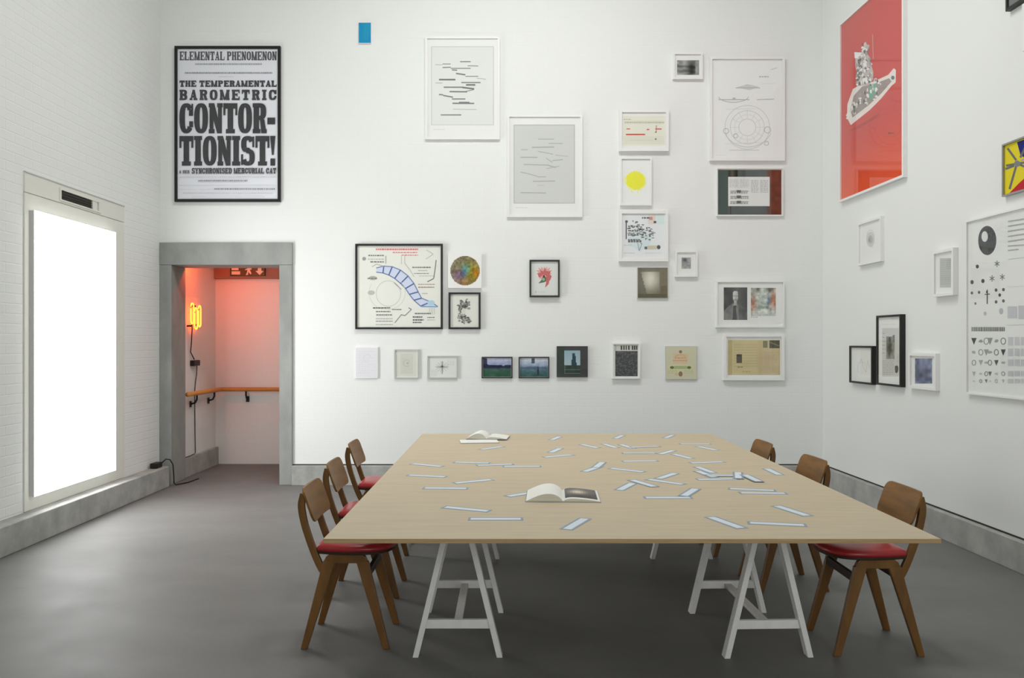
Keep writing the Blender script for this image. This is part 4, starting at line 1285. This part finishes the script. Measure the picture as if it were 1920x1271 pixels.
for (y, z) in ((9.28, zt_ - .03), (9.17, zb_ + .035), (9.38, zb_ + .05)):
    nchild(MB().tube([(nx, y, z), (nx + .055, y, z)], .010, 8).build('tube_support', 'black'))
nchild(MB().tube([(nx + .055, 9.17, zb_ + .05), (nx + .045, 9.20, zb_ - .0), (nx + .03, 9.22, nz(640)), (nx + .02, 9.22, nz(660)), (nx + .03, 9.30, nz(674))], .006, 6).build('lead', 'black'))
# second neon, high up behind the lintel: it reddens the far wall and the soffit
M['neon_red'] = emit('red_neon_tube', (1.0, 0.10, 0.012), 42.0)
n2 = tag(empty('neon_sign', (-3.42, 9.03, 2.40)), 'red neon tube hidden above the doorway inside the passage', 'neon sign')
zz = []
for k in range(4):
    za = 2.405 + k * .03
    zz += [(-3.60, 9.03, za), (-3.22, 9.03, za)] if k % 2 == 0 else [(-3.22, 9.03, za), (-3.60, 9.03, za)]
world_child(MB().tube(zz, .010, 8).build('neon_tube', 'neon_red', None, 0, True), n2)
for x in (-3.55, -3.27):
    world_child(MB().tube([(x, D + WT + .02, 2.45), (x, 9.03, 2.45)], .006, 6).build('tube_support', 'black'), n2)
tr = tag(empty('transformer', (nx, 9.33, nz(686))), 'small black transformer box below the neon', 'transformer')
world_child(box_obj('housing', nx, 9.25, nz(686), nx + .05, 9.43, nz(675.5), 'black', None, .005), tr)
zc = lambda py, d=9.38: H + (CY - py) / F * d
world_child(MB().tube([(nx + .03, 9.38, nz(686)), (nx + .02, 9.40, nz(700)), (nx + .012, 9.38, nz(720)), (nx + .012, 9.36, RZ), (nx + .012, 9.37, .5), (nx + .02, 9.36, .232), (nx + .03, 9.2, .224), (nx + .03, 8.97, .224)], .005, 6).build('cord', 'black'), tr)

# emergency exit sign on the beam
ex = tag(empty('exit_sign', (-3.2, CY1 - .06, 2.335)), 'green emergency exit sign on the beam in the passage', 'exit sign')
ew, eh = .43, .135
EXX, EXY, EXZ = (463 - CX) / F * (CY1 - .1), CY1 - .06, 2.325
ex.location = (EXX, EXY, EXZ)
M['exit_green'] = mat('exit_sign_green', (0.006, 0.05, 0.022), 0.4, 0.4)
M['exit_white'] = mat('exit_sign_white', (0.75, 0.80, 0.72), 0.5, 0.3)
exb = MB().box(-ew / 2, -.02, 0, ew / 2, 0, eh).build('sign_board', 'exit_green', ex, .003)
def exq(pts, name):
    n = len(pts)
    MB().add([(x, -.0225, z) for x, z in pts] + [(x, -.0205, z) for x, z in pts], [tuple(range(n)), tuple(range(2 * n - 1, n - 1, -1))] + [(i, n + i, n + (i + 1) % n, (i + 1) % n) for i in range(n)]).build(name, 'exit_white', exb)
exq([(-.195, .018), (-.09, .018), (-.09, .058), (-.195, .058)], 'lettering')
exq([(-.195, .072), (-.11, .072), (-.11, .115), (-.195, .115)], 'lettering')
exq([(-.02, .012), (.006, .012), (.012, .05), (.036, .02), (.05, .03), (.03, .075), (.05, .08), (.05, .095), (.01, .10), (-.03, .08), (-.025, .07), (-.002, .078), (-.004, .05)], 'running_figure')
exq([(.012 + .016 * math.cos(k * math.pi / 5), .117 + .014 * math.sin(k * math.pi / 5)) for k in range(10)], 'running_figure_head')
exq([(.15, .012), (.20, .062), (.172, .062), (.172, .122), (.128, .122), (.128, .062), (.10, .062)], 'arrow')

# adapter and cable at the foot of the door jamb
pc = tag(empty('power_cable', (-3.62, 8.38, SK + .01)), 'black plug adapter and cable on the plinth by the doorway', 'cable')
def pchild(o): return world_child(o, pc)
pchild(box_obj('adapter', -3.675, 8.28, SK + .012, -3.60, 8.42, SK + .065, 'black', None, .01))
pchild(MB().tube([(-3.61, 8.42, SK + .05), (-3.585, 8.46, SK + .085), (-3.56, 8.50, SK + .075), (-3.535, 8.52, SK + .02), (-3.53, 8.53, .1), (-3.53, 8.535, .03), (-3.52, 8.55, .008), (-3.45, 8.70, .007), (-3.43, 8.95, .007)], .006, 6).build('cord', 'black', None, 0, True))

# ------------------------------------------------------------------ table
TX0, TX1, TY0, TY1, TZ = -0.735, 1.707, 3.203, 6.857, 0.74
tt = tag(empty('table', ((TX0 + TX1) / 2, (TY0 + TY1) / 2, 0.72)), 'huge pale plywood table top made of three sheets on trestles', 'table')
for k in range(3):
    a = TY0 + (TY1 - TY0) * k / 3
    b_ = TY0 + (TY1 - TY0) * (k + 1) / 3 - (.0008 if k < 2 else 0)
    o = box_obj('plywood_sheet', TX0, a, TZ - .018, TX1, b_, TZ, 'ply', None, .001)
    o.data.materials.append(M['ply_edge'])
    for p in o.data.polygons:
        if abs(p.normal.z) < .5:
            p.material_index = 1
    world_child(o, tt)

def trestle():
    r = empty('trestle', (0, 0, 0))
    ztop = TZ - .0185
    MB().box(-.045, -.36, ztop - .06, .045, .36, ztop).build('ridge_beam', 'white_paint', r, .004)
    for sy in (-.32, .32):
        for sx in (-1, 1):
            m_ = MB()
            a0 = Vector((sx * .035, sy, ztop - .03)); a1 = Vector((sx * .2025, sy, 0))
            w = .028
            m_.hexa([(a1.x - w / 2, sy - .026, 0), (a1.x + w / 2, sy - .026, 0), (a1.x + w / 2, sy + .026, 0), (a1.x - w / 2, sy + .026, 0)],
                    [(a0.x - w / 2, sy - .026, a0.z), (a0.x + w / 2, sy - .026, a0.z), (a0.x + w / 2, sy + .026, a0.z), (a0.x - w / 2, sy + .026, a0.z)])
            m_.build('leg', 'white_paint', r, .002)
        MB().box(-.165, sy - .011, .135, .165, sy + .011, .177).build('crossbar', 'white_paint', r, .002)
    MB().box(-.02, -.31, .146, .02, .31, .164).build('stretcher', 'white_paint', r, .002)
    return r
tr0 = trestle()
for i, (x, y, rz, lab) in enumerate(((-.249, 4.24, .0, 'white trestle under the near left corner of the table'), (1.235, 4.235, .035, 'white trestle under the near right corner of the table'),
                                     (-.285, 6.00, 0.0, 'white trestle under the far left end of the table'), (1.205, 6.00, 0.0, 'white trestle under the far right end of the table'))):
    o = tr0 if i == 0 else copy_tree(tr0)
    o.location = (x, y, 0)
    o.rotation_euler = (0, 0, rz)
    tag(o, lab, 'trestle', 'white trestles under the table')

# ------------------------------------------------------------------ chairs
def spline(pts, n):
    out = []
    P = [Vector(p) for p in pts]
    P = [P[0] * 2 - P[1]] + P + [P[-1] * 2 - P[-2]]
    for i in range(1, len(P) - 2):
        for k in range(n):
            t = k / n
            a, b_, c, d = P[i - 1], P[i], P[i + 1], P[i + 2]
            out.append(.5 * ((2 * b_) + (c - a) * t + (2 * a - 5 * b_ + 4 * c - d) * t * t + (3 * b_ - a - 3 * c + d) * t ** 3))
    out.append(P[-2])
    return out

def seat_outline():
    pts = []
    # closed D: straight-ish rear, bowed sides, round front (x forward)
    prof = [(-.150, .0), (-.150, .10), (-.146, .148), (-.130, .165), (-.04, .185), (.05, .192), (.13, .180), (.185, .150), (.215, .105), (.230, .05), (.233, 0)]
    sp = spline([(x, y, 0) for x, y in prof], 3)
    pts = [(p.x, p.y) for p in sp] + [(p.x, -p.y) for p in reversed(sp[1:-1])]
    return pts

def chair():
    r = empty('dining_chair', (0, 0, 0))
    for sy in (-1, 1):
        yt, yf = sy * .160, sy * .178
        th = .026
        def q(x, z, y): return (x, y, z)
        for sx in (-1, 1):
            m_ = MB()
            xt, xf = sx * .082, sx * .203
            wt, wf = .062, .033
            m_.hexa([(xf - wf / 2, yf - th / 2, 0), (xf + wf / 2, yf - th / 2, 0), (xf + wf / 2, yf + th / 2, 0), (xf - wf / 2, yf + th / 2, 0)],
                    [(xt - wt / 2, yt - th / 2, .43), (xt + wt / 2, yt - th / 2, .43), (xt + wt / 2, yt + th / 2, .43), (xt - wt / 2, yt + th / 2, .43)])
            m_.build('leg', 'wood', r, .004)
        m_ = MB()
        pts = [(-.108, .430), (-.098, .452), (-.080, .464), (.080, .464), (.098, .452), (.108, .430), (.05, .420), (-.05, .420)]
        n = len(pts)
        m_.add([(x, yt - .0135, z) for x, z in pts] + [(x, yt + .0135, z) for x, z in pts], [tuple(range(n)), tuple(range(2 * n - 1, n - 1, -1))] + [(i, n + i, n + (i + 1) % n, (i + 1) % n) for i in range(n)])
        m_.build('side_rail', 'wood', r, .003)
        sp = spline([(-.214, 0, .762), (-.224, 0, .70), (-.208, 0, .61), (-.172, 0, .50), (-.135, 0, .41), (-.098, 0, .345)], 5)
        MB().sweep([(p.x, sy * .148, p.z) for p in sp], (0, 1, 0), .024, .034).build('back_post', 'wood', r, .003)
    for x, z in ((.115, .375), (-.115, .375)):
        MB().box(x - .011, -.155, z - .02, x + .011, .155, z + .02).build('stretcher', 'wood_dark', r, .003)
    ol = seat_outline()
    MB().prism(ol, .4645, .478).build('seat_base', 'wood_dark', r, .003)
    m_ = MB()
    rings = []
    c0 = (.04, 0)
    for s_, z in ((1.0, .478), (1.012, .490), (.985, .503), (.90, .511), (.7, .516), (.4, .519)):
        rings.append([(c0[0] + (x - c0[0]) * s_, c0[1] + (y - c0[1]) * s_, z) for x, y in ol])
    n = len(ol)
    vs = [v for g in rings for v in g] + [(c0[0], 0, .520)]
    fs = [tuple(range(n - 1, -1, -1))]
    for i in range(len(rings) - 1):
        fs += [(i * n + k, i * n + (k + 1) % n, (i + 1) * n + (k + 1) % n, (i + 1) * n + k) for k in range(n)]
    fs += [((len(rings) - 1) * n + k, (len(rings) - 1) * n + (k + 1) % n, len(vs) - 1) for k in range(n)]
    m_.add(vs, fs)
    cu = m_.build('seat_cushion', 'vinyl', r, 0, True)
    cu['label'] = 'red vinyl seat pad'
    # bent plywood backrest
    hw, z0, z1, rad = .185, .622, .790, .04
    out = []
    for (cy, cz, a0) in ((hw - rad, z1 - rad, 0), (-hw + rad, z1 - rad, 90), (-hw + rad, z0 + rad, 180), (hw - rad, z0 + rad, 270)):
        for k in range(6):
            a = math.radians(a0 + 90 * k / 5)
            out.append((cy + rad * math.cos(a), cz + rad * math.sin(a)))
    dense = []
    for i in range(len(out)):
        a, b_ = out[i], out[(i + 1) % len(out)]
        m_n = max(1, int(math.hypot(b_[0] - a[0], b_[1] - a[1]) / .03))
        for k in range(m_n):
            dense.append((a[0] + (b_[0] - a[0]) * k / m_n, a[1] + (b_[1] - a[1]) * k / m_n))
    def surf(y, z, off):
        t = (z - .622) / .168
        return (-.152 - .060 * t - .011 * (1 - (y / hw) ** 2) + off, y, z)
    n = len(dense)
    zc = (z0 + z1) / 2
    vs, fs = [], []
    sc = (1.0, .8, .6, .4, .2)
    for off in (.006, -.006):
        base = len(vs)
        for s_ in sc:
            vs += [surf(y * s_, zc + (z - zc) * s_, off) for y, z in dense]
        vs.append(surf(0, zc, off))
        for i in range(len(sc) - 1):
            fs += [(base + i * n + k, base + i * n + (k + 1) % n, base + (i + 1) * n + (k + 1) % n, base + (i + 1) * n + k) for k in range(n)]
        fs += [(base + (len(sc) - 1) * n + k, base + (len(sc) - 1) * n + (k + 1) % n, base + len(sc) * n) for k in range(n)]
    half = len(sc) * n + 1
    fs += [(k, (k + 1) % n, half + (k + 1) % n, half + k) for k in range(n)]
    bk = MB().add(vs, fs).build('backrest', 'wood_panel', r, .002)
    return r
ch0 = chair()
spots = ((-.812, 4.19, 0.0, 'wooden chair with red seat, nearest on the left side of the table'),
         (-.870, 4.98, 0.0, 'wooden chair with red seat, middle one on the left side'),
         (-.93, 5.93, 0.0, 'wooden chair with red seat, farthest on the left side'),
         (1.785, 4.095, math.pi, 'wooden chair with red seat, nearest on the right side of the table'),
         (1.715, 5.10, math.pi + .06, 'wooden chair, middle one on the right side, mostly behind the table'),
         (1.65, 5.92, math.pi + .04, 'wooden chair, farthest on the right side, only its backrest showing'))
for i, (x, y, rz, lab) in enumerate(spots):
    o = ch0 if i == 0 else copy_tree(ch0)
    o.location = (x, y, 0)
    o.rotation_euler = (0, 0, rz)
    tag(o, lab, 'chair', 'wooden chairs around the table')

# ------------------------------------------------------------------ open books
def open_book(name, label, x, y, rz, z, hw, hl, lift, photo, k0=1.0):
    r = tag(empty(name, (x, y, z), rz), label, 'book')
    MB().box(-hw - .004, -hl - .004, 0, hw + .004, hl + .004, .003).build('cover', 'cover', r)
    def page_block(side, hgt, bulge):
        n = 14
        top = []
        for i in range(n + 1):
            t = i / n
            xx = side * hw * t
            zz = .004 + hgt * ((1 - t) ** .7) * (1 - math.exp(-t * 14)) + bulge * math.sin(math.pi * min(1, t * 1.02)) ** 1.0 * (1 - t * .4)
            top.append((xx, zz))
        vs, fs = [], []
        for xx, zz in top:
            vs += [(xx, -hl, .003), (xx, -hl, max(zz, .0045)), (xx, hl, max(zz, .0045)), (xx, hl, .003)]
        for i in range(n):
            a, b_ = i * 4, i * 4 + 4
            fs += [(a, b_, b_ + 1, a + 1), (a + 1, b_ + 1, b_ + 2, a + 2), (a + 2, b_ + 2, b_ + 3, a + 3), (a + 3, b_ + 3, b_, a)]
        fs += [(0, 1, 2, 3), (n * 4, n * 4 + 3, n * 4 + 2, n * 4 + 1)]
        o = MB().add(vs, fs).build('left_pages' if side < 0 else 'right_pages', 'paper', r)
        o.data.materials.append(M['paper_edge'])
        for p in o.data.polygons:
            if abs(p.normal.z) < .3: p.material_index = 1
        return top, o
    page_block(-1, .012 * k0, lift)
    tp, rp = page_block(1, .010 * k0, .004)
    if photo:
        def pic(u, v):
            g = 112 - 26 * v + 20 * (vn(u, v, 5) - .5)
            b = (g, g - 3, g - 5)
            b = mixc(b, (226, 214, 190), .95 * blob(u, v, .4, .42, .26, .2))
            b = mixc(b, (70, 66, 62), .7 * blob(u, v, .6, .9, .4, .15))
            return b
        vs, fs, cs = [], [], []
        n = 12
        for i in range(n):
            for j in range(n):
                u0, u1, v0, v1 = i / n, (i + 1) / n, j / n, (j + 1) / n
                def pt(u, v):
                    t = .06 + .88 * u
                    f_ = t * 14
                    i0 = min(13, int(f_)); fr_ = f_ - i0
                    zz = max(.0045, tp[i0][1]) * (1 - fr_) + max(.0045, tp[i0 + 1][1]) * fr_
                    return (hw * t, hl * (.96 - 1.72 * v), zz + .0008)
                o_ = len(vs)
                vs += [pt(u0, v1), pt(u1, v1), pt(u1, v0), pt(u0, v0)]
                fs.append((o_, o_ + 1, o_ + 2, o_ + 3))
                cs.append(pic((u0 + u1) / 2, (v0 + v1) / 2))
        me = bpy.data.meshes.new('photo')
        me.from_pydata(vs, [], fs)
        ca = me.color_attributes.new('Col', 'FLOAT_COLOR', 'CORNER')
        buf = []
        for c in cs:
            c = lin(tuple(max(0, q) / 255 for q in c))
            buf += [*c, 1.0] * 4
        ca.data.foreach_set('color', buf)
        me.materials.append(M['ink'])
        o = bpy.data.objects.new('photo', me)
        COL.objects.link(o)
        o.parent = rp
    return r
open_book('open_book', 'open book with curled white pages and a grey photograph, near the table middle', .268, 4.075, -.05, TZ, .18, .145, .030, True, 1.5)
mg = tag(empty('magazine', (-.235, 6.30, TZ), .12), 'thin closed magazine lying under the far open book', 'magazine')
MB().box(-.15, -.10, 0, .15, .10, .004).build('cover', 'cover', mg, .001)
MB().box(-.147, -.098, .004, .147, .098, .0055).build('page', 'paper', mg)
open_book('open_book', 'small open book with white pages near the far edge of the table', -.17, 6.52, -.10, TZ + .0058, .16, .12, .036, False, 1.6)

# ------------------------------------------------------------------ cards scattered on the table
cards = [
 (878, 973, 981, 973, 'blank white card lying level near the front edge, left of the table middle'),
 (827, 950, 923, 959, 'slightly tilted blank card, front left of the table'),
 (791, 915, 880, 916, 'level blank card near the left edge of the table'),
 (770, 891, 831, 894, 'lower of two parallel pale cards by the left edge of the table'),
 (770, 869, 831, 875, 'upper of two parallel pale cards by the left edge of the table'),
 (852, 906, 923, 899, 'pale card tilted up to the right above the level card on the left'),
 (866, 867, 903, 868, 'leftmost of three level cards in a line, left of the table middle'), (913, 872, 943, 871, 'middle of three level cards in a line, left of the table middle'), (952, 874.5, 1005, 874.5, 'rightmost of three level cards in a line, left of the table middle'),
 (901, 843, 943, 837, 'pale card just in front of the far open book'),
 (962, 929, 1006, 922, 'blank card peeking out from the left of the open book'),
 (1060, 994, 1099, 971, 'blank card pointing away at the front edge, centre of the table'),
 (1159, 920, 1188, 905, 'blank card pointing away, right of the open book'),
 (1184, 900, 1228, 913, 'tilted card touching the tip of the one right of the open book'),
 (1230, 899, 1270, 886, 'card rising to the right across a nearly level one, right of the open book'), (1217, 899, 1279, 908, 'nearly level card crossed by the one rising to the right, right of the open book'),
 (1208, 933, 1297, 933, 'level card whose right end lies under a tilted card, right of centre'),
 (1281, 931, 1305, 916, 'short-looking card pointing away over the end of a level card'),
 (1094, 885, 1126, 874, 'lower card of the overlapping pair behind the open book'), (1113, 880, 1133, 864, 'upper card of the overlapping pair behind the open book'),
 (1137, 877, 1215, 886, 'card sloping slightly down to the right of the overlapping pair'), (1168, 865, 1232, 864, 'level card just behind the slightly sloping one, right of the overlapping pair'), (1090, 833, 1121, 840, 'left one of three short-looking cards in a row on the far half'), (1134, 833, 1154, 839, 'middle one of three short-looking cards in a row on the far half'), (1166, 834, 1185, 840, 'right one of three short-looking cards in a row on the far half'),
 (1239, 851, 1261, 845, 'left half of the roof-shaped pair of cards on the far half'), (1262, 851, 1297, 860, 'right half of the roof-shaped pair of cards on the far half'), (1246, 822, 1263, 815, 'rightmost of three cards pointing away at the far edge of the table'), (1031, 826, 1052, 817.5, 'leftmost of three cards pointing away at the far edge of the table'), (1152, 823, 1169, 815.5, 'middle of three cards pointing away at the far edge of the table'),
 (1025, 857, 1069, 853, 'nearly level card behind and left of the overlapping pair'), (1186, 839, 1233, 837, 'level card just right of the row of three short-looking cards'), (1184, 850, 1213, 850, 'lower of two level cards at the far middle of the table'), (1029, 850, 1054, 839, 'tilted card touching a nearly level one, behind the open book'),
 (1279, 832.5, 1328, 832.5, 'level card nearest the far right corner of the table'), (1309, 837, 1343, 844, 'sloping card just below the level one near the far right corner'), (1299, 868, 1353, 866, 'level card just above two parallel slanting cards on the right'),
 (1301, 873, 1344, 889, 'upper of two parallel slanting cards at the right of the table'), (1304, 882, 1344, 897, 'lower of two parallel slanting cards at the right of the table'),
 (1315, 899, 1375, 898, 'lowest level card of the cluster on the right'), (1346, 892, 1377, 892, 'level card ending under the one pointing straight away in the cluster'),
 (1383, 883, 1385, 902, 'card pointing straight away in the cluster on the right'),
 (1393, 890, 1427, 906, 'slanting card at the right end of the cluster'),
 (1438, 879, 1461, 890, 'lone slanting card nearest the right edge of the table'),
 (1366, 916, 1454, 920, 'upper of two overlapping level cards on the right'), (1387, 924, 1474, 925, 'lower of two overlapping level cards on the right'),
 (1328, 968, 1395, 992, 'slanting card at the front edge, right of the table middle'),
 (1402, 980, 1512, 985, 'nearly level card at the front right of the table'),
 (1451, 947, 1520, 969, 'slanting card above the level one at the front right'),
]
CL, CW, CT = .243, .060, .0007
cb_m = MB().box(-CL / 2, -CW / 2, 0, CL / 2, CW / 2, CT)
cf_m = MB().box(-CL / 2 + .012, -CW / 2 + .012, CT, CL / 2 - .012, CW / 2 - .012, CT + .0003)
card0 = empty('card', (0, 0, 0))
cb_m.build('border', 'card_border', card0)
cf_m.build('label_strip', 'card_face', card0)
placed = []
for i, (x0, y0, x1, y1, lab) in enumerate(cards):
    a = ground(x0, y0, TZ)
    b_ = ground(x1, y1, TZ)
    cx_, cy_ = (a[0] + b_[0]) / 2, (a[1] + b_[1]) / 2
    ang = math.atan2(b_[1] - a[1], b_[0] - a[0])
    cy_ = min(cy_, TY1 - .09)
    ax = (math.cos(ang), math.sin(ang))
    lvl = 0
    samp = [(cx_ + ax[0] * t - ax[1] * s_, cy_ + ax[1] * t + ax[0] * s_) for t in (-.12, -.08, -.04, 0, .04, .08, .12) for s_ in (-.03, 0, .03)]
    for (qx, qy, qa, ql) in placed:
        c_, s_ = math.cos(qa), math.sin(qa)
        for (sx_, sy_) in samp:
            u, v = (sx_ - qx) * c_ + (sy_ - qy) * s_, -(sx_ - qx) * s_ + (sy_ - qy) * c_
            if abs(u) < CL / 2 + .008 and abs(v) < CW / 2 + .008:
                lvl = max(lvl, ql + 1)
                break
    placed.append((cx_, cy_, ang, lvl))
    o = card0 if i == 0 else copy_tree(card0)
    o.location = (cx_, cy_, TZ + .0002 + lvl * .0011)
    o.rotation_euler = (0, 0, ang)
    if lab:
        tag(o, lab, 'card', 'blank cards scattered on the table')
    else:
        tag(o, 'small blank white card among the many scattered over the far half of the table', 'card', 'blank cards scattered on the far half')
